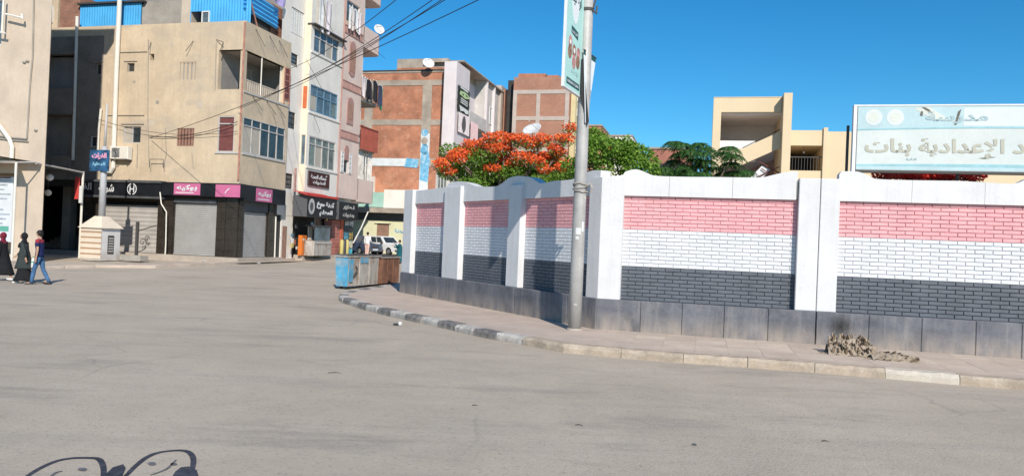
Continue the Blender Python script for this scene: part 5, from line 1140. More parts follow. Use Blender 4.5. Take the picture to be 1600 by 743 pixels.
for c in ff:
    g=MB()
    for k in range(12):
        a=k*2*math.pi/12+random.uniform(-.25,.25); L=random.uniform(.38,.62); d=Vector((math.cos(a),math.sin(a),0)); up=random.uniform(.1,.5); prev=c
        sd=Vector((-d.y,d.x,0))
        for j in range(1,13):
            t=j/12; p=c+d*L*t+Vector((0,0,up*L*t-(.55+up)*L*t*t)); tg=(p-prev).normalized()
            w_=.15*math.sin(math.pi*min(1,t*.9+.08))+.03
            for s_ in (-1,1):
                q=p+sd*s_*w_+tg*.03+Vector((0,0,-.25*w_)); g.face([p,p+tg*.032+sd*s_*w_*.5,q,p-tg*.022+sd*s_*w_*.5])
            prev=p
    g.build('frond_cluster',lf_dk,FF)
rs=[RW.W(*[RW.u(x,275,-2.2),RW.z(x,y,-2.2)],-2.2+random.uniform(-.3,.3)) for x,y in ((1385,277),(1398,274),(1412,276),(1425,272),(1438,276),(1450,273),(1463,276),(1478,274),(1492,277),(1505,276),(1518,279),(1372,278),(1430,279),(1470,279))]
RSb=T('flowering_shrub','red flowering shrub peeping over the wall beneath the school signboard','shrub',(rs[5].x,rs[5].y,0))
g=MB(); 
for c in rs[::3]: g.tube([(rs[5].x,rs[5].y,-.05),(c.x*.6+rs[5].x*.4,c.y,1.9),c],[.05,.03,.012],n=5)
g.build('stem',bark,RSb)
g=MB()
for c in rs: leaves(g,c-Vector((0,0,.1)),(.24,.2,.13),120,.06)
g.build('foliage',lf_dd,RSb)
g=MB()
for c in rs: leaves(g,c+Vector((0,-.16,.05)),(.24,.20,.12),260,.065,0,1.2)
g.build('blossom',fl_rd,RSb)
# ================================================================ people
skin_m=mat('skin',(.42,.25,.17),.6,.04,5,0); black_c=mat('black_cloth',(.012,.012,.014),.9,.2,8,.2); coat_c=mat('charcoal_coat_cloth',(.035,.045,.045),.85,.15,6,.2); burg_c=mat('burgundy_cloth',(.16,.012,.03),.85,.1,6,.2); navy_c=mat('navy_cotton',(.012,.02,.09),.85,.1,6,.15); red_c=mat('red_cotton',(.30,.03,.05),.85,.1,6,.1); jean_c=mat('blue_denim',(.06,.14,.27),.85,.25,5,.2); white_sh=plain('white_shoe',(.7,.68,.66),.6); dark_sh=plain('dark_shoe',(.04,.03,.03),.5); hair_m=plain('black_hair',(.012,.009,.008),.6); white_c=mat('white_cotton',(.7,.7,.7),.85,.04,5,.1); pale_c=mat('pale_pink_cotton',(.62,.42,.36),.85,.05,5,.1); teal_c=mat('dark_teal_cloth',(.01,.09,.11),.85,.1,5,.1); lip_m=plain('lip',(.3,.1,.09),.5); eye_m=plain('eye_dark',(.02,.015,.01),.3)
def skinmesh(name,verts,edges,radii,mt,parent,sub=2,root=0):
    org=ORG[parent.name]; me=bpy.data.meshes.new('tmp'); me.from_pydata([tuple(Vector(v)-org) for v in verts],edges,[])
    ob=bpy.data.objects.new('tmp',me); COL.objects.link(ob); md=ob.modifiers.new('s','SKIN'); md.use_smooth_shade=True
    for i,r_ in enumerate(radii):
        sv=me.skin_vertices[0].data[i]; sv.radius=(r_,r_) if not isinstance(r_,tuple) else r_; sv.use_root=(i==root)
    sb=ob.modifiers.new('u','SUBSURF'); sb.levels=sub; sb.render_levels=sub
    out=bpy.data.meshes.new_from_object(ob.evaluated_get(bpy.context.evaluated_depsgraph_get())); bpy.data.objects.remove(ob); bpy.data.meshes.remove(me)
    out.materials.clear(); out.materials.append(mt); out.name=name
    out.polygons.foreach_set('use_smooth',[True]*len(out.polygons))
    o=bpy.data.objects.new(name,out); COL.objects.link(o); o.parent=parent; ORG[o.name]=org; return o
class Body:
    """joints of a standing or walking figure; f forward, s to its left"""
    def __init__(b,loc,face,h,hipL=(18,8),hipR=(-16,22),armL=(-15,10),armR=(12,12),lean=2,head=0,elb=(20,20),out=(8,8)):
        k=h/1.75; b.k=k; a=R(face); f=Vector((math.cos(a),math.sin(a),0)); s=Vector((-f.y,f.x,0)); up=Vector((0,0,1)); b.f,b.s=f,s
        def rot(fwd_deg,out_deg=0,sg=1): x=R(fwd_deg); y=R(out_deg); return (f*math.sin(x)-up*math.cos(x))*math.cos(y)+s*sg*math.sin(y)
        J=b.J={}; base=Vector(loc)
        legs=[]
        for nm,sg,(th,kn) in (('L',1,hipL),('R',-1,hipR)):
            hip=s*sg*.085*k; kne=hip+rot(th)*.44*k; ank=kne+rot(th-kn)*.42*k; toe=ank+(f*.17-up*.045)*k; legs.append((nm,hip,kne,ank,toe))
        low=min(l[4].z for l in legs)-.02*k; zoff=base.z-low
        for nm,hip,kne,ank,toe in legs:
            for n_,v in (('hip',hip),('kne',kne),('ank',ank),('toe',toe)): J[n_+nm]=base+Vector((v.x,v.y,v.z))+up*(zoff-0*base.z)-Vector((0,0,base.z))
            J['heel'+nm]=J['ank'+nm]-f*.05*k-up*.055*k
        P=J['pel']=(J['hipL']+J['hipR'])*.5+up*.04*k; ln=f*math.sin(R(lean))+up*math.cos(R(lean))
        J['waist']=P+ln*.16*k; J['chest']=P+ln*.36*k; J['neck']=P+ln*.52*k; J['headb']=P+ln*.60*k; J['head']=J['headb']+up*.09*k+f*.015*k; J['top']=J['head']+up*.10*k
        hd=R(face+head); b.hf=Vector((math.cos(hd),math.sin(hd),0)); b.hs=Vector((-b.hf.y,b.hf.x,0))
        for i,(nm,sg,(sh,_)) in enumerate((('L',1,armL),('R',-1,armR))):
            S=J['sho'+nm]=J['chest']+ln*.09*k+s*sg*.175*k; e=J['elb'+nm]=S+rot(sh,out[i],sg)*.29*k; w_=J['wri'+nm]=e+rot(sh+elb[i],out[i]*.3,sg)*.25*k
            hdir=rot(sh+elb[i]+5,0,sg); J['palm'+nm]=w_+hdir*.07*k; b.__dict__['hd'+nm]=hdir
    def build(b,parent,skin=skin_m):
        J=b.J;k=b.k; V_=[];E_=[];R_=[];ix={}
        def add(n,r_,fr=None,p=None):
            V_.append(p or J[n]); R_.append(r_ if isinstance(r_,tuple) else r_*k); ix[n]=len(V_)-1
            if fr is not None: E_.append((ix[fr],ix[n]))
        add('pel',.115); add('waist',.10,'pel'); add('chest',.125,'waist'); add('neck',.055,'chest'); add('headb',.052,'neck'); add('head',.088,'headb'); add('crown',.078,'head',J['head']+Vector((0,0,.045*k))); add('top',.035,'crown',J['top']-Vector((0,0,.015*k)))
        for n in 'LR':
            add('hip'+n,.085,'pel'); add('kne'+n,.055,'hip'+n); add('ank'+n,.036,'kne'+n); add('toe'+n,.03,'ank'+n)
            add('sho'+n,.052,'chest'); add('elb'+n,.038,'sho'+n); add('wri'+n,.024,'elb'+n); add('palm'+n,.030,'wri'+n)
            hd=b.__dict__['hd'+n]; sg=1 if n=='L' else -1
            for q in range(4):      # four fingers and a thumb
                off=b.f*(.024-.016*q)*k; l=(.062,.072,.068,.052)[q]*k
                p1=J['palm'+n]+off+hd*.035*k; add('f%d%s'%(q,n),.0095,'palm'+n,p1); add('g%d%s'%(q,n),.008,'f%d%s'%(q,n),p1+hd*l*.6-b.s*sg*.008*k); add('h%d%s'%(q,n),.0065,'g%d%s'%(q,n),p1+hd*l-b.s*sg*.022*k)
            p1=J['wri'+n]+hd*.035*k+b.f*.034*k; add('t1'+n,.011,'wri'+n,p1); add('t2'+n,.009,'t1'+n,p1+hd*.035*k+b.f*.012*k)
        bd=skinmesh('body',V_,E_,R_,skin,parent)
        # face
        H=J['head']; f,s=b.hf,b.hs
        g=MB(); p=H+f*.088*k; g.ball(p+Vector((0,0,-.012*k)),(.014*k,.014*k,.022*k),n=6,k=5); 
        for sg in (-1,1): g.ball(H+s*sg*.088*k+Vector((0,0,-.005*k)),(.016*k,.016*k,.030*k),n=6,k=5)
        g.build('nose_and_ears',skin,bd,True)
        for sg in (-1,1): g=MB(); g.ball(H+f*.082*k+s*sg*.032*k+Vector((0,0,.016*k)),(.010*k,.012*k,.007*k),n=6,k=5); g.build('eye',eye_m,bd)
        g=MB(); g.ball(H+f*.082*k-Vector((0,0,.052*k)),(.012*k,.024*k,.007*k) if abs(f.x)>abs(f.y) else (.024*k,.012*k,.007*k),n=8,k=5); g.build('mouth',lip_m,bd)
        return bd
    def chain(b,name,lst,mt,parent,sub=2):
        """lst: [(joint or point, radius, index of the previous entry or None)]"""
        V_=[b.J[p] if isinstance(p,str) else p for p,_,_ in lst]; return skinmesh(name,V_,[(q,i) for i,(_,_,q) in enumerate(lst) if q is not None],[r_*b.k if not isinstance(r_,tuple) else tuple(x*b.k for x in r_) for _,r_,_ in lst],mt,parent,sub)
    def loft(b,g,secs,n=16,wob=.03):
        n0=len(g.v); k=b.k
        for i,(c,rf,rs) in enumerate(secs):
            for q in range(n):
                a=2*math.pi*q/n; fr=1+wob*math.sin(3*a+i*1.7); g.v.append(tuple(c+b.f*math.cos(a)*rf*k*fr+b.s*math.sin(a)*rs*k*fr))
        for i in range(len(secs)-1):
            for q in range(n): q2=(q+1)%n; g.f.append((n0+i*n+q,n0+i*n+q2,n0+(i+1)*n+q2,n0+(i+1)*n+q)); g.m.append(0)
        g.f.append(tuple(n0+q for q in reversed(range(n)))); g.f.append(tuple(n0+(len(secs)-1)*n+q for q in range(n))); g.m+=[0,0]
    def shirt(b,mt,parent,sleeve=.5,r_=1.0,low=None,name='shirt'):
        J=b.J;k=b.k; g=MB(); z=Vector((0,0,1)); up=(J['neck']-J['pel']).normalized()
        b.loft(g,[(J['pel']-up*.06*k,.125*r_,.168*r_),(J['pel']+up*.04*k,.120*r_,.165*r_),(J['waist'],.108*r_,.150*r_),(J['waist'].lerp(J['chest'],.55),.120*r_,.168*r_),(J['chest'],.128*r_,.182*r_),(J['chest']+up*.075*k,.108*r_,.175*r_),(J['chest']+up*.115*k,.08*r_,.12*r_),(J['neck']-up*.01*k,.062,.070)])
        for n in 'LR':
            S=J['sho'+n]; E_=J['elb'+n]; W_=J['wri'+n]; I=S.lerp(J['chest']+up*.07*k,.45)
            pts=[I,S+up*.006*k]; rr=[.062*k,.064*k]
            if sleeve<=1: pts+=[S.lerp(E_,max(sleeve,.2)*.6),S.lerp(E_,max(sleeve,.2))]; rr+=[.060*k,.057*k]
            else: pts+=[S.lerp(E_,.55),E_,E_.lerp(W_,.5),E_.lerp(W_,.92)]; rr+=[.055*k*r_,.050*k*r_,.047*k*r_,.042*k*r_]
            g.tube(pts,rr,n=12)
        return g.build(name,mt,parent,True)
    def trousers(b,mt,parent,r_=1.0):
        J=b.J;k=b.k; g=MB(); z=Vector((0,0,1))
        b.loft(g,[(J['pel']-z*.13*k,.095*r_,.145*r_),(J['pel']-z*.07*k,.115*r_,.162*r_),(J['pel'],.112*r_,.158*r_),(J['pel']+z*.08*k,.102,.145)])
        for n in 'LR':
            H,K_,A_=J['hip'+n]-z*.02*k,J['kne'+n],J['ank'+n]-z*.01*k
            g.tube([H,H.lerp(K_,.35),H.lerp(K_,.8),K_,K_.lerp(A_,.35),K_.lerp(A_,.75),A_],[.090*k*r_,.088*k*r_,.068*k*r_,.063*k*r_,.064*k*r_,.055*k*r_,.054*k*r_],n=14)
        return g.build('trousers',mt,parent,True)
    def shoes(b,mt,parent):
        for n in 'LR': b.chain('shoe',[('heel'+n,.046,None),(b.J['heel'+n].lerp(b.J['toe'+n],.55),.048,0),(b.J['toe'+n]+b.f*.03*b.k,.030,1)],mt,parent,1)
    def gown(b,mt,parent,z_hem,w0=.20,w1=.30,name='long_coat',wz=None,flare=(0,0)):
        """closed skirt or coat lofted from shoulders or waist to the hem, with folds"""
        J=b.J;k=b.k; top=wz if wz is not None else J['chest'].z+.06*k; g=MB(); n=22; rows=12; feet=(J['ankL']+J['ankR'])*.5
        for i in range(rows+1):
            t=i/rows; z=top+(z_hem-top)*t; c=J['chest'].lerp(J['pel'],min(1,(J['chest'].z-z)/max(.01,J['chest'].z-J['pel'].z))) if z>J['pel'].z else J['pel'].lerp(feet,(J['pel'].z-z)/(J['pel'].z-feet.z))
            w_=(w0+(w1-w0)*t**1.3)*k; 
            if z>J['waist'].z: w_=w0*k*(1-.06*math.sin(math.pi*t))
            for q in range(n):
                a=2*math.pi*q/n; fr=1+.07*math.sin(5*a+1.3)*t+.04*math.sin(9*a+t*2)*t
                g.v.append(tuple(Vector((c.x,c.y,z))+b.f*math.cos(a)*w_*fr*(.62+.55*t)+b.s*math.sin(a)*w_*fr*(1-.12*t)))
        for i in range(rows):
            for q in range(n): q2=(q+1)%n; g.f.append((i*n+q,(i+1)*n+q,(i+1)*n+q2,i*n+q2)); g.m.append(0)
        g.f.append(tuple(range(n))); g.m.append(0); g.f.append(tuple(rows*n+q for q in reversed(range(n)))); g.m.append(0)
        return g.build(name,mt,parent,True)
    def hijab(b,mt,parent):
        J=b.J;k=b.k; H=J['head']; back=-b.hf; g=MB()
        g.ball(H+back*.018*k+Vector((0,0,.014*k)),(.108*k,.108*k,.125*k),n=16,k=12)
        n=16; prev=[]; c0=H; lv=((.02,.100,0),(-.06,.092,0),(-.12,.088,.0),(-.18,.12,.01),(-.24,.185,.02),(-.32,.20,.03),(-.40,.17,.05))
        for i,(dz,r_,fo_) in enumerate(lv):
            c=H+Vector((0,0,dz*k))+back*.02*k+b.f*fo_*k
            for q in range(n): a=2*math.pi*q/n; rr=r_*k*(1+.05*math.sin(3*a+i)); g.v.append(tuple(c+b.f*math.cos(a)*rr*.72+b.s*math.sin(a)*rr))
        n0=len(g.v)-n*len(lv)
        for i in range(len(lv)-1):
            for q in range(n): q2=(q+1)%n; g.f.append((n0+i*n+q,n0+(i+1)*n+q,n0+(i+1)*n+q2,n0+i*n+q2)); g.m.append(0)
        return g.build('headscarf',mt,parent,True)
    def faceplate(b,parent,skin=skin_m):
        k=b.k; g=MB(); g.ball(b.J['head']+b.hf*.052*k-Vector((0,0,.008*k)),(.074*k,.074*k,.088*k),n=12,k=9); return g.build('face',skin,parent,True)
    def hair(b,mt,parent):
        k=b.k; H=b.J['head']; back=-b.hf; g=MB(); g.ball(H+back*.022*k+Vector((0,0,.030*k)),(.098*k,.098*k,.098*k),n=14,k=10); g.ball(H+back*.045*k-Vector((0,0,.01*k)),(.075*k,.075*k,.085*k),n=12,k=8); return g.build('hair',mt,parent,True)
def gp(x,y): 
    v=G(x,y,ZR); return (v.x,v.y,ZR)
# boy in the navy shirt
l=gp(60,444); p=T('person','person in navy shirt with red shoulders and blue jeans, carrying a white bottle','person',l,'people walking on the road')
b=Body(l,192,1.79,hipL=(15,6),hipR=(-12,14),armL=(-8,0),armR=(10,0),elb=(14,22),head=-15,out=(14,10)); bd=b.build(p); b.shirt(navy_c,p,.6); b.trousers(jean_c,p); b.shoes(dark_sh,p); b.hair(hair_m,p)
g=MB(); up=(b.J['neck']-b.J['pel']).normalized(); b.loft(g,[(b.J['chest']+up*.045,.125,.186),(b.J['chest']+up*.078,.112,.182),(b.J['chest']+up*.118,.085,.128),(b.J['neck']-up*.005,.066,.074)]);
for n in 'LR': g.tube([b.J['neck'].lerp(b.J['sho'+n],.35)-up*.02,b.J['sho'+n]+up*.012,b.J['sho'+n].lerp(b.J['elb'+n],.22)],[.062,.070,.062],n=12)
g.build('shirt_yoke',red_c,p,True)
0 and b.chain('shirt_yoke',[(b.J['neck']*.5+b.J['chest']*.5+Vector((0,0,.01)),.105,None),(b.J['shoL']+Vector((0,0,.025)),.074,0),(b.J['shoR']+Vector((0,0,.025)),.074,0)],red_c,p)
h=b.J['palmR']; BT=T('bottle','white bottle with a green band, held by the person in the navy shirt','bottle',(h.x,h.y,h.z-.3)); bc=Vector((h.x,h.y,h.z))+b.f*.03
g=MB(); g.tube([bc+Vector((0,0,z)) for z in (-.34,-.32,-.1,-.05,0,.02)],[.05,.062,.062,.05,.02,.02],n=12); g.build('bottle_body',white_sh,BT,True); g=MB(); g.tube([bc+Vector((0,0,z)) for z in (-.16,-.12)],[.064,.064],n=12); g.build('green_band',plain('band_green',(.02,.35,.18),.5),BT); g=MB(); g.tube([bc+Vector((0,0,z)) for z in (.0,.035)],[.026,.026],n=10); g.build('cap',plain('band_green',(0,0,0)),BT)
# woman in the charcoal coat
l=gp(36,442); p=T('person','person in black headscarf and knee-length charcoal coat over black skirt','person',l,'people walking on the road')
b=Body(l,188,1.68,hipL=(-10,14),hipR=(18,8),armL=(-28,0),armR=(28,0),elb=(14,18),out=(14,10)); b.build(p); b.shirt(coat_c,p,2,1.02,name='coat_top'); b.gown(coat_c,p,b.J['pel'].z-.42,.19,.25); b.gown(black_c,p,b.J['ankL'].z+.01,.17,.27,'skirt',b.J['pel'].z); b.shoes(white_sh,p); b.hijab(black_c,p); b.faceplate(p)
# woman in burgundy
l=gp(3,438); p=T('person','person in burgundy headscarf and long black robe, half out of the photo at left','person',l,'people walking on the road')
b=Body(l,184,1.66,hipL=(-22,10),hipR=(20,6),armL=(-5,0),armR=(8,0),elb=(10,14),out=(10,10)); b.build(p); b.shirt(black_c,p,2,1.02,name='robe_top'); b.gown(black_c,p,b.J['pel'].z-.68,.19,.30,'robe'); b.shoes(white_sh,p); b.hijab(burg_c,p); b.faceplate(p)
b.chain('scarf_drape',[(b.J['neck'],.10,None),(b.J['chest']+b.f*.09,.13,0),(b.J['waist']+b.f*.10+b.s*.05,.12,1)],burg_c,p)
def zr3(p): return (p.x,p.y,zroad(p.y))
q=V(573.5,390,54); l=zr3(q); p=T('person','person in white shirt and pale pink trousers beside the white car, seen from behind','person',l)
b=Body(l,80,1.76,hipL=(4,4),hipR=(-4,6),armL=(2,0),armR=(10,0),elb=(15,60),out=(9,9)); b.build(p); b.shirt(white_c,p,2,1.08); b.trousers(pale_c,p,1.12); b.shoes(dark_sh,p); b.hair(hair_m,p)
q=V(624.5,390,48.7); l=zr3(q); p=T('person','person in loose dark teal clothes by the end pillar of the school wall','person',l)
b=Body(l,200,1.52,hipL=(6,8),hipR=(-4,6),armL=(60,0),armR=(30,0),elb=(70,80),out=(25,20)); b.build(p); b.shirt(teal_c,p,2,1.35,name='tunic'); b.gown(teal_c,p,b.J['ankL'].z+.05,.24,.27,'robe'); b.shoes(dark_sh,p); b.hair(hair_m,p)
# ================================================================ cars
tyre=plain('tyre_rubber',(.015,.015,.015),.8); rim=plain('wheel_rim',(.4,.4,.4),.4,.6); lamp_r=plain('tail_lamp_red',(.35,.02,.02),.3); plate=plain('number_plate',(.5,.55,.6),.5)
def car(lb,loc,ang,paint,L=3.9,W=1.6,H=1.40):
    q=PL(loc,ang); z0=loc[2]; t=T('parked_car',lb,'car',loc,'cars parked on the far street'); hw=W/2
    g=MB(); prof=[(-L/2,.32),(-L/2,.62),(-L/2+.05,.86),(-L*.22,.90),(L*.20,.90),(L/2-.12,.80),(L/2,.62),(L/2,.30)]
    # side silhouette with wheel arches
    def archpts(c): return [(c-.34*math.cos(k/6*math.pi),.28+.34*math.sin(k/6*math.pi)) for k in range(7)]
    low=[(-L/2,.25)]+archpts(-L*.31)+archpts(L*.31)+[(L/2,.25)]
    poly=[(u,z0+z) for u,z in low+prof[::-1]]
    g.prism(q,poly,-hw,hw); g.build('body',paint,t)
    ub0,ub1,ut0,ut1=-L/2+.12,L*.21,-L/2+.42,L*.06; zb,zt=.885,H
    g=MB(); bq=[q.W(ub0,z0+zb,hw-.03),q.W(ub1,z0+zb,hw-.03),q.W(ub1,z0+zb,-hw+.03),q.W(ub0,z0+zb,-hw+.03)]; tq=[q.W(ut0,z0+zt,hw-.17),q.W(ut1,z0+zt,hw-.17),q.W(ut1,z0+zt,-hw+.17),q.W(ut0,z0+zt,-hw+.17)]
    for i in range(4): j=(i+1)%4; g.face([bq[i],bq[j],tq[j],tq[i]])
    g.face(tq); g.build('cabin',paint,t)
    def pane(a,b_,c,d,n,off=.012,i0=.08,i1=.92,j0=.12,j1=.86):
        f=lambda s_,r_:(a.lerp(b_,s_)).lerp(d.lerp(c,s_),r_)
        g=MB(); nn=(b_-a).cross(d-a).normalized()*off; g.face([f(i0,j0)+nn,f(i1,j0)+nn,f(i1,j1)+nn,f(i0,j1)+nn]); g.build('window',glass_d,t)
    pane(bq[0],bq[1],tq[1],tq[0],0,i0=.06,i1=.36); pane(bq[0],bq[1],tq[1],tq[0],0,i0=.39,i1=.66); pane(bq[0],bq[1],tq[1],tq[0],0,i0=.69,i1=.93)
    pane(bq[1],bq[2],tq[2],tq[1],0); pane(bq[3],bq[0],tq[0],tq[3],0); pane(bq[2],bq[3],tq[3],tq[2],0,i0=.06,i1=.45); pane(bq[2],bq[3],tq[3],tq[2],0,i0=.5,i1=.94)
    for c in (-L*.31,L*.31):
        for s_ in (1,-1):
            o=s_*(hw-.1); g=MB(); a=q.W(c,z0+.29,o-.09); e=q.W(c,z0+.29,o+.09); g.tube([a,e],.285,n=18); wh=g.build('wheel',tyre,t); g=MB(); x=q.W(c,z0+.29,o+s_*.095); g.tube([x,x+q.n*s_*.02],.17,n=12); g.build('rim',rim,wh)
    for s_ in (1,-1):
        g=MB(); g.box(q,L/2-.02,L/2+.02,z0+.55,z0+.72,s_*(hw-.2)-.16,s_*(hw-.2)+.16); g.build('headlight',glass_b,t)
        g=MB(); g.box(q,-L/2-.02,-L/2+.02,z0+.55,z0+.75,s_*(hw-.15)-.12,s_*(hw-.15)+.12); g.build('tail_light',lamp_r,t)
        g=MB(); g.box(q,ub1-.35,ub1-.2,z0+.9,z0+1.02,s_*(hw+.08)-.06,s_*(hw+.08)+.06); g.build('mirror',darkf,t)
    for e in (-1,1): g=MB(); g.box(q,e*L/2-.06,e*L/2+.08 if e>0 else e*L/2+.06,z0+.30,z0+.46,-hw-.01,hw+.01); g.build('bumper',greyside,t); g=MB(); g.box(q,e*(L/2+.09)-.01,e*(L/2+.09)+.01,z0+.36,z0+.48,-.26,.26); g.build('number_plate',plate,t)
    g=MB(); g.box(q,L/2-.005,L/2+.025,z0+.54,z0+.70,-.36,.36); g.build('grille',darkf,t)
    for u in (-.55,.42): 
        for s_ in (1,-1): g=MB(); g.box(q,u,u+.015,z0+.3,z0+.88,s_*hw-.006,s_*hw+.006); g.build('door_seam',darkf,t)
wp=mat('white_car_paint',(.74,.74,.73),.25,.02,1,0,spec=.5); bp_=mat('dark_blue_car_paint',(.05,.07,.12),.25,.05,1,0,spec=.5)
q=V(601,390,59); car('small boxy white car parked in front of the cream shop row',zr3(q),-36,wp,4.0,1.65,1.45)
q=V(556,390,57.5); car('dark blue car half hidden behind the person in white',zr3(q),-36,bp_,4.1,1.65,1.42)
# ================================================================ shop clutter under the white building
def clutter(name,lb,cat,x,y0,o,w_,h,mt,extra=None,dep=.4,grp=None):
    u=SP.u(x,y0,o); t=T(name,lb,cat,tuple(SP.W(u,.5,o)),grp); g=MB(); g.cbox(SP,u-w_/2,u+w_/2,.5,.5+h,o-dep,o,.02); bb=g.build('body',mt,t)
    return t,u,bb
orange=mat('orange_cabinet_paint',(.62,.17,.03),.5,.05,2,.05)
t,u,bb=clutter('cabinet','bright orange cabinet standing at the shop front below the white building','cabinet',474.5,399,.4,.62,1.28,orange,dep=.25)
g=MB(); g.box(SP,u-.02,u-.0,.6,1.7,.4,.415); g.build('door_seam',darkf,t); g=MB(); g.box(SP,u-.2,u+.1,1.45,1.58,.4,.412); g.build('label_patch',cream,t)
t,u,bb=clutter('striped_crate','brown and white striped crate stack beside the orange cabinet','crate',484,399,.5,.75,1.0,brownsh)
for k in range(4): g=MB(); g.box(SP,u-.36,u+.36,.42+.25*k,.50+.25*k,.5,.52); g.build('stripe',whitef,t)
t,u,bb=clutter('white_notice','white paper notice on a stand above the striped crate','notice',484.5,380,.3,.5,1.95,white_sh,dep=.06)
t,u,bb=clutter('food_cart','glass fronted food display cart with grey metal counter outside the shop','cart',504,397,1.1,2.3,.95,galvr,dep=.7)
g=MB(); g.box(SP,u-1.1,u+1.1,1.28,1.34,.35,1.15); g.build('counter',alu,t)
for a,b_ in ((-1.0,-.35),(-.3,.35),(.4,1.0)): g=MB(); g.box(SP,u+a,u+b_,1.36,2.35,1.02,1.05); g.build('glass_panel',glass_b,t)
g=MB(); g.box(SP,u-1.08,u+1.08,2.36,2.46,.4,1.1); g.build('top',darkf,t); g=MB(); g.box(SP,u-1.0,u+1.0,.2,.33,.5,1.0); g.build('base',darkf,t)
hm=[plain('goods_%d'%i,c,.6) for i,c in enumerate(((.45,.44,.42),(.05,.05,.06),(.12,.22,.3),(.35,.12,.06),(.5,.42,.15),(.6,.6,.6)))]
PC_=['grey','black','blue','brown','yellow','white']
def plab(x,y,i):
    side='left of the orange cabinet' if x<470 else 'above the food cart'
    return side+', '+('near the top','high up','at mid height','low down','near the ground')[min(4,int((y-340)/11))]
for i in range(12):
    x=random.uniform(457,469) if i<6 else random.uniform(486,516); y=random.uniform(345,392) if x<470 else random.uniform(340,358)
    o=.12 if x<470 else .7; u,z=SP.hit(x,y,o); w_=random.uniform(.14,.3); h=random.uniform(.15,.35)
    t=T('hanging_packet',PC_[i%6]+' packet hanging in the dark shop front, '+plab(x,y,i),'packet',tuple(SP.W(u,z,o)),'goods hanging in the shop front'); g=MB(); g.cbox(SP,u-w_/2,u+w_/2,z-h/2,z+h/2,o-.06,o,.02); g.build('packet',hm[i%6],t); g=MB(); g.tube([SP.W(u,z+h/2,o-.03),SP.W(u,z+h/2+.12,o-.03)],.008,n=4); g.build('hook',darkf,t)
g=MB(); g.box(SP,SP.u(437,370,-.3),SP.u(455,370,-.3),.0,2.98,-.6,-.22); g.build('lower_wall',whitew,WBd)
g=MB(); u=SP.u(441,370,-.2); g.box(SP,u,u+.5,.3,2.3,-.215,-.19); g.build('door',brownsh,WBd)
u,z=SP.hit(539,383,.7); t=T('gas_bottle_rack','yellow and black striped canister rack by the poster board','rack',tuple(SP.W(u,.3,.7)))
for k in range(3): g=MB(); c=SP.W(u-.5+.4*k,0,.7); g.tube([(c.x,c.y,.25),(c.x,c.y,.3),(c.x,c.y,1.5),(c.x,c.y,1.6)],[.1,.14,.14,.06],n=10); g.build('canister',hm[(4,1,4)[k]],t,True)
g=MB(); g.box(SP,u-.7,u+.5,.6,.66,.5,.56); g.build('rail',darkf,t)
PT=T('slanting_pole','long pale pole slanting down from the bay to the pavement','pole',tuple(SP.W(SP.u(552,378,1.3),.3,1.3)))
a=SP.W(*SP.hit(575,331,.7),.7); b_=SP.W(*SP.hit(552,379,1.6),1.6); g=MB(); g.tube([a,a.lerp(b_,.5)+Vector((0,0,-.12)),b_],.05,n=6); g.build('shaft',white_pipe,PT)
# ================================================================ dishes, laundry, cables
dishm=mat('dish_pale_grey',(.62,.62,.62),.5,.05,3,0)
def dish(lb,c,rad,aim,mount):
    t=T('satellite_dish',lb,'dish',tuple(c)); aim=Vector(aim).normalized(); x=aim.orthogonal().normalized(); y=aim.cross(x); g=MB(); n=20; rings=5; b0=0
    for i in range(1,rings+1):
        r_=rad*i/rings
        for k in range(n): a=2*math.pi*k/n; g.v.append(tuple(c+(x*math.cos(a)+y*math.sin(a))*r_+aim*(.28*r_*r_/rad)))
    g.v.append(tuple(c))
    for k in range(n): g.f.append((rings*n,k,(k+1)%n)); g.m.append(0)
    for i in range(rings-1):
        for k in range(n): q=(k+1)%n; g.f.append((i*n+k,(i+1)*n+k,(i+1)*n+q,i*n+q)); g.m.append(0)
    o=g.build('bowl',dishm,t,True); md=o.modifiers.new('t','SOLIDIFY'); md.thickness=.02
    f=c+aim*rad*1.1; g=MB(); g.tube([c-y*rad*.9,f],.015,n=5); g.build('feed_arm',darkf,t); g=MB(); g.tube([f,f+aim*.1],.04,n=8); g.build('receiver',whitef,t); g=MB(); g.tube([c-aim*.03,Vector(mount)],.03,n=6); g.build('mount',darkf,t)
c=W1.W(*W1.hit(592,47,-.3),-.3); dish('pale satellite dish on the pink building balcony, against the sky',c,.42,(.5,-.8,.35),c+Vector((-.05,.2,-.7)))
c=V(832,204,66); dish('big grey satellite dish above the flame tree, before the second brick block',c,.85,(-.35,-.6,.8),c+Vector((0,.5,-3)))
c=BF.W(*BF.hit(669,100,.5),.5); dish('small white satellite dish on the roof of the lilac sided brick block',c,.55,(.3,-.8,.5),c+Vector((0,.2,-.8)))
cl=[mat('laundry_%d'%i,c_,.9,.1,4,.1) for i,c_ in enumerate(((.015,.015,.02),(.62,.62,.62),(.02,.02,.025),(.55,.5,.48),(.03,.03,.04),(.18,.4,.2),(.66,.6,.62),(.04,.05,.09)))]
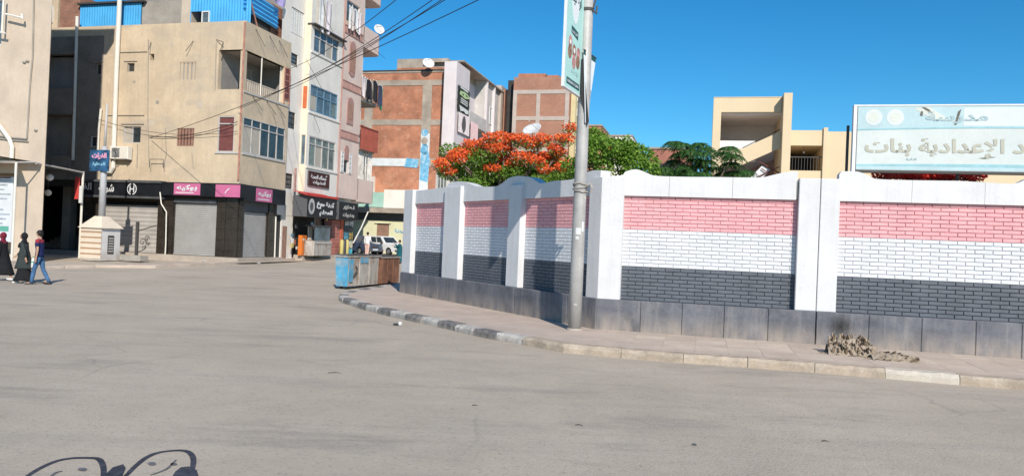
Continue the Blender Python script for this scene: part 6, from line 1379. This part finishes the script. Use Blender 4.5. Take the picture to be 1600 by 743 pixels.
def garment(pl,u,z,o,w_,h,mt,lb,grp=None,nm='garment'):
    t=T(nm,lb,'laundry',tuple(pl.W(u,z,o)),grp); g=MB(); n=8
    ph=random.uniform(0,6)
    for k in range(n):
        for j in range(4):
            def P(k_,j_): x=k_/n; y=j_/4; return pl.W(u-w_/2+w_*x+(.05*w_*math.sin(y*3+ph)),z-h*y*(1-.12*math.sin(x*5+ph)),o+.05*math.sin(x*9+ph)*(.3+y))
            g.face([P(k,j+1),P(k+1,j+1),P(k+1,j),P(k,j)])
    ob=g.build('cloth',mt,t); md=ob.modifiers.new('t','SOLIDIFY'); md.thickness=.01
    for e in (-.4,.4): g=MB(); g.box(pl,u+e*w_-.015,u+e*w_+.015,z-.04,z+.06,o-.03,o+.03); g.build('peg',whitef,t)
desc=['black shirt','white towel','black trousers','cream cloth','dark jacket','green cloth','pale cloth','navy shirt']
order=[6,0,1,4,2,3,0,7,2,5]
for i,k in enumerate(order):
    u=14.15+.34*i; garment(W1,u,13.6-.15*(i%2),(.10,.35,-.15)[i%3],.62,random.uniform(1.1,1.65),cl[k],('%s hanging on the crowded balcony line, '%desc[k])+('nearest the bay','second from the bay','third from the bay','fourth from the bay','mid line','just past mid line','fourth from the far end','third from the far end','second from the far end','at the far end')[i],'laundry on the balcony line')
for o in (.1,.2): 
    t=T('washing_line','thin washing line stretched along the balcony, '+('inner one' if o<.15 else 'outer one'),'line',tuple(W1.W(14,13.5,o)),'washing lines'); g=MB(); g.tube([W1.W(14,13.5,o),W1.W(15.6,13.44,o),W1.W(17.4,13.52,o)],.008,n=4); g.build('cord',darkf,t)
garment(W1,7.4,17.2,.2,.7,2.0,cl[1],'long white sheet hanging at the top of the white bay, left one','white sheets on the bay','white_sheet'); garment(W1,8.25,17.2,.25,.8,1.9,cl[6],'long white sheet hanging at the top of the white bay, right one','white sheets on the bay','white_sheet')
garment(SP,3.0,15.9,.1,1.3,.5,mat('lilac_bedding',(.42,.36,.62),.9,.1,3,.1),'lilac bedding draped over the blue corrugated roof edge')
for i,u in enumerate((11.4,11.9,12.4,12.9)): garment(W1,u,17.9,.2,.42,1.4,cl[(1,3,1,6)[i]],'white cloth drying at the top pink window, '+('first','second','third','fourth')[i]+' along','white cloths at the top pink window')
cab=plain('black_cable',(.015,.015,.018),.6)
def cable(lb,a,b_,sag,r_=.014):
    t=T('overhead_cable',lb,'cable',tuple(a),'overhead cables'); g=MB(); g.tube([a.lerp(b_,k/24)-Vector((0,0,sag*4*(k/24)*(1-k/24))) for k in range(25)],r_,n=5); g.build('strand',cab,t)
ends=[((655,-30,22),(448,109),'highest, from the white building to beyond the top edge'),((760,-60,20),(425,147),'second from the top'),((805,-80,20),(437,146),'third, ending beside the white bay'),((815,-75,20),(372,170),'fourth, ending on the corner pipe'),((840,-45,20),(236,215),'lowest and longest, ending over the small window')]
for (x,y,Y),(x2,y2),lb in ends:
    a=V(x,y,Y); b_=(SP.W(*SP.hit(x2,y2,.5),.5) if x2>373 else FP.W(*FP.hit(x2,y2,.2),.2)); cable('thin black cable crossing the sky, '+lb,b_,a,.35)
cable('slack black cable sagging over the tan front below the shutter',FP.W(*FP.hit(232,213,.1),.1),FP.W(*FP.hit(371,190,.15),.15),.3,.018)
cable('slack thin cable on the tan front, just under the first floor ledge',FP.W(*FP.hit(150,185,.3),.3),FP.W(*FP.hit(371,205,.15),.15),.5,.012)
for (x,y),(x2,y2),(x3,y3),k in (((548,30),(568,62),(602,92),1),((478,92),(493,120),(505,143),2),((490,180),(500,206),(497,208),3),((505,0),(510,30),(520,50),4)):
    t=T('stay_wire','thin kinked wire hanging on the white bay, '+('beside the oval shutter','under the top window','under the middle window','above the top window')[k-1],'wire',tuple(W1.W(*W1.hit(x,y,.3),.3)),'loose wires on the bay'); g=MB(); g.tube([W1.W(*W1.hit(a_,b2,.3),.3) for a_,b2 in ((x,y),(x2,y2),(x3,y3))],.014,n=4); g.build('strand',cab,t)
# ================================================================ palm stumps, litter, marks
dry=[mat('dry_frond_%d'%i,c_,.95,.2,8,.3) for i,c_ in enumerate(((.40,.32,.23),(.16,.11,.075),(.30,.23,.16),(.05,.04,.03)))]
def rnd_pile(nm,lb,x0,x1,y0,y1,h,n,mound=True):
    a,b_=G(x0,y1,0),G(x1,y1,0); c=(a+b_)*.5; L=(b_-a).length; q=PL(c,-14.4); t=T(nm,lb,'debris',(c.x,c.y,0)); pd=mat('pile_dust',(.34,.275,.21),.95,.15,4,.6,25)
    prof=lambda x:h*max(0,1-abs(2*x-.72 if x<.36 else (x-.36)/.64)**2.2)**.6
    g=MB(); N_=20; M_=9
    pts=[[q.W(L*(-.5+i/N_),max(-.01,prof(i/N_)*(.8 if mound else .7)*math.sin(math.pi*min(1,j/M_))**.95*random.uniform(.8,1.1))-.004,.24-.5*j/M_) for i in range(N_+1)] for j in range(M_+1)]
    for j in range(M_):
        for i in range(N_): g.face([pts[j][i],pts[j][i+1],pts[j+1][i+1],pts[j+1][i]])
    g.build('dust_mound',pd,t)
    for k in range(n):
        x=random.uniform(.02,.85 if mound else .98); u=L*(-.5+x); row=random.random(); o=.20-.30*row; z=prof(x)*(.05+.8*row)*(1 if mound else .8); hh=random.uniform(.06,.14); w_=random.uniform(.012,.032)
        lean=random.uniform(-.05,.05) if mound else random.uniform(.06,.14)
        p0=q.W(u,z-.02,o); p1=q.W(u+lean,z+hh*(1 if mound else .35),o+random.uniform(.0,.05)); g=MB(); g.tube([p0,p0.lerp(p1,.6),p1],[w_,w_*.95,w_*.5],n=5); g.build('dry_stub',random.choice(dry),t)
    for kk in range(26):
        u=random.uniform(-.6,.62)*L; o=random.uniform(-.05,.34); aa=random.uniform(0,6.28); l_=random.uniform(.04,.13); c_=q.W(u,.012,o); d=Vector((math.cos(aa),math.sin(aa),0)); g=MB(); g.tube([c_-d*l_,c_+Vector((0,0,.02)),c_+d*l_],[.004,.006,.003],n=4); g.build('dry_sliver',random.choice(dry),t)
    if mound: g=MB(); g.cbox(q,L*.12,L*.47,-.01,.20,-.16,.12,.05); g.build('earth_lump',pd,t)
rnd_pile('palm_stump','dry chopped palm stump half buried in dust against the dark grey plinth',1300,1362,525,554,.38,150)
rnd_pile('frond_heap','low heap of dry frond stubs on the pavement edge, right of the palm stump',1368,1421,543,562,.17,60,False)
# soot on the plinth above the stump
so_=bpy.data.materials.new('soot_stain'); so_.use_nodes=True; nt=so_.node_tree; bb=nt.nodes['Principled BSDF']; bb.inputs['Base Color'].default_value=(.03,.027,.025,1); bb.inputs['Roughness'].default_value=.95
tc=nt.nodes.new('ShaderNodeTexCoord'); mp=nt.nodes.new('ShaderNodeMapping'); mp.inputs['Location'].default_value=(-.5,-.5,-.5); nt.links.new(tc.outputs['Generated'],mp.inputs[0])
ln=nt.nodes.new('ShaderNodeVectorMath'); ln.operation='LENGTH'; nt.links.new(mp.outputs[0],ln.inputs[0]); mr=nt.nodes.new('ShaderNodeMapRange'); mr.inputs[1].default_value=.0; mr.inputs[2].default_value=.5; mr.inputs[3].default_value=1.3; mr.inputs[4].default_value=0; nt.links.new(ln.outputs['Value'],mr.inputs[0])
nz=nt.nodes.new('ShaderNodeTexNoise'); nz.inputs['Scale'].default_value=14; nz.inputs['Detail'].default_value=5; m2=nt.nodes.new('ShaderNodeMath'); m2.operation='MULTIPLY'; nt.links.new(mr.outputs[0],m2.inputs[0]); nt.links.new(nz.outputs[0],m2.inputs[1]); nt.links.new(m2.outputs[0],bb.inputs['Alpha'])
g=MB(); ua,ub=RW.u(1282,510,.14),RW.u(1345,510,.14); za,zz=.12,.74
for i in range(6):
    g.face([RW.W(ua+(ub-ua)*i/6,za,.142),RW.W(ua+(ub-ua)*(i+1)/6,za,.142),RW.W(ua+(ub-ua)*(i+1)/6,zz-.03,.1421),RW.W(ua+(ub-ua)*i/6,zz-.03,.1421)])
so2=g.build('soot_mark',so_,WB)
def litter(lb,x,y,s_,mt,zg=ZR,nm='litter',cat='litter'):
    c=G(x,y,zg); t=T(nm,lb,cat,tuple(c)); g=MB(); g.ball(c+Vector((0,0,s_*.35)),(s_,s_*.7,s_*.4),n=7,k=5)
    g.v=[(x_+random.uniform(-.3,.3)*s_,y_+random.uniform(-.3,.3)*s_,max(zg+.003,z_+random.uniform(-.2,.2)*s_)) for x_,y_,z_ in g.v]; g.build('crumpled_wrapper',mt,t); return t,c
t,c=litter('small black and white plastic bag on the road by the kerb',619,508,.07,hm[1]); g=MB(); g.ball(c+Vector((.09,-.02,.05)),(.05,.04,.05),n=6,k=4); g.build('white_corner',white_sh,t)
for x,y,lb in ((457,459,'small pale paper scrap on the road left of the dumpsters'),(318,409,'pale paper scrap on the far kerb by the left shutter'),(404,412,'white paper scrap on the far kerb by the corner shutter'),(515,507,'tiny pale pebble on the road left of the kerb'),(1085,695,'tiny dark stone on the near road at right')):
    litter(lb,x,y,.028 if y>420 else .10,hm[0] if 'pale' in lb or 'white' in lb else greyside,ZR if y>420 else .2)
for x,y,l_,an in ((523,583,.20,10),(742,634,.07,8),(905,665,.09,-15),(1290,690,.08,-12)):
    c=G(x,y,ZR); t=T('twig','thin dark dry twig lying on the road, '+('large' if l_>.25 else 'small')+' one at '+('left' if x<450 else 'centre left' if x<700 else 'centre right' if x<1000 else 'right')+(', nearer the camera' if y>640 else ', farther off'),'twig',tuple(c),'dry twigs on the road'); g=MB(); d=Vector((math.cos(R(an)),math.sin(R(an)),0)); g.tube([c-d*l_/2+Vector((0,0,.012)),c+Vector((.0,.02,.016)),c+d*l_/2+Vector((0,0,.010))],[.004,.005,.002],n=5); g.build('stem',dry[3],t)
mk=mat('dark_navy_curl',(.045,.05,.07),.95,.3,10,.2,dirt=.5,dirtcol=(.16,.15,.15),dscale=14); mk2=mat('pale_navy_curl',(.14,.14,.15),.95,.2,8,.1,dirt=.6,dirtcol=(.26,.24,.22),dscale=14)
RM=T('curled_stand_in','unidentified dark navy curled shape laid flat on the road at the bottom left corner','unidentified shape',tuple(G(170,725,ZR)))  # added flat on the road, standing in for an unidentified shape near the camera
def gz(x,y): return G(x/4,640+y/4,ZR+.004)
def ribbon(pts,w_,mt,dz=0.):
    q_=[]
    for i in range(len(pts)-1):
        p0,p1,p2,p3=(Vector(pts[max(i-1,0)]),Vector(pts[i]),Vector(pts[i+1]),Vector(pts[min(i+2,len(pts)-1)]))
        for k in range(5): t=k/5; q_.append(.5*(2*p1+(p2-p0)*t+(2*p0-5*p1+4*p2-p3)*t*t+(3*p1-p0-3*p2+p3)*t**3))
    P=[gz(*p) for p in q_+[Vector(pts[-1])]]; g=MB(); n=len(P)
    Ls=[]
    for i,p in enumerate(P):
        d=(P[min(i+1,n-1)]-P[max(i-1,0)]).normalized(); s_=Vector((-d.y,d.x,0))*w_*(.5+.5*math.sin(math.pi*(i+.6)/(n+.2))); Ls.append((p-s_+Vector((0,0,dz)),p+s_+Vector((0,0,dz))))
    for (a,b_),(c,d) in zip(Ls,Ls[1:]): g.face([a,c,d,b_])
    g.build('curl_stroke',mt,RM)
def blob(cx,cy,rx,ry,mt,dz=.002):
    g=MB(); g.face([gz(cx+rx*math.cos(k/8*math.pi),cy-ry*math.sin(k/8*math.pi))+Vector((0,0,dz)) for k in range(16)]); g.build('curl_spot',mt,RM)
ribbon([(120,460),(170,412),(250,362),(350,318),(450,299),(560,297),(615,304),(640,335),(648,380),(640,430),(630,470)],.028,mk)
ribbon([(740,450),(790,405),(850,345),(920,292),(1000,262),(1120,250),(1180,262),(1208,300),(1205,350),(1190,400),(1185,450)],.028,mk)
ribbon([(940,405),(1000,385),(1050,360),(1100,310)],.012,mk2,.002); ribbon([(300,430),(345,392),(390,380)],.012,mk2,.002)
blob(515,370,30,10,mk2); blob(950,335,26,11,mk2); blob(1085,337,22,8,mk2)
for pts in ([(630,440),(660,400),(705,358),(770,338),(785,362),(765,410),(750,450)],[(1060,440),(1095,385),(1130,358),(1180,352),(1230,375),(1250,440)]):
    g=MB(); g.face([gz(*p)+Vector((0,0,.003)) for p in pts][::-1]); g.build('curl_fill',mk,RM)
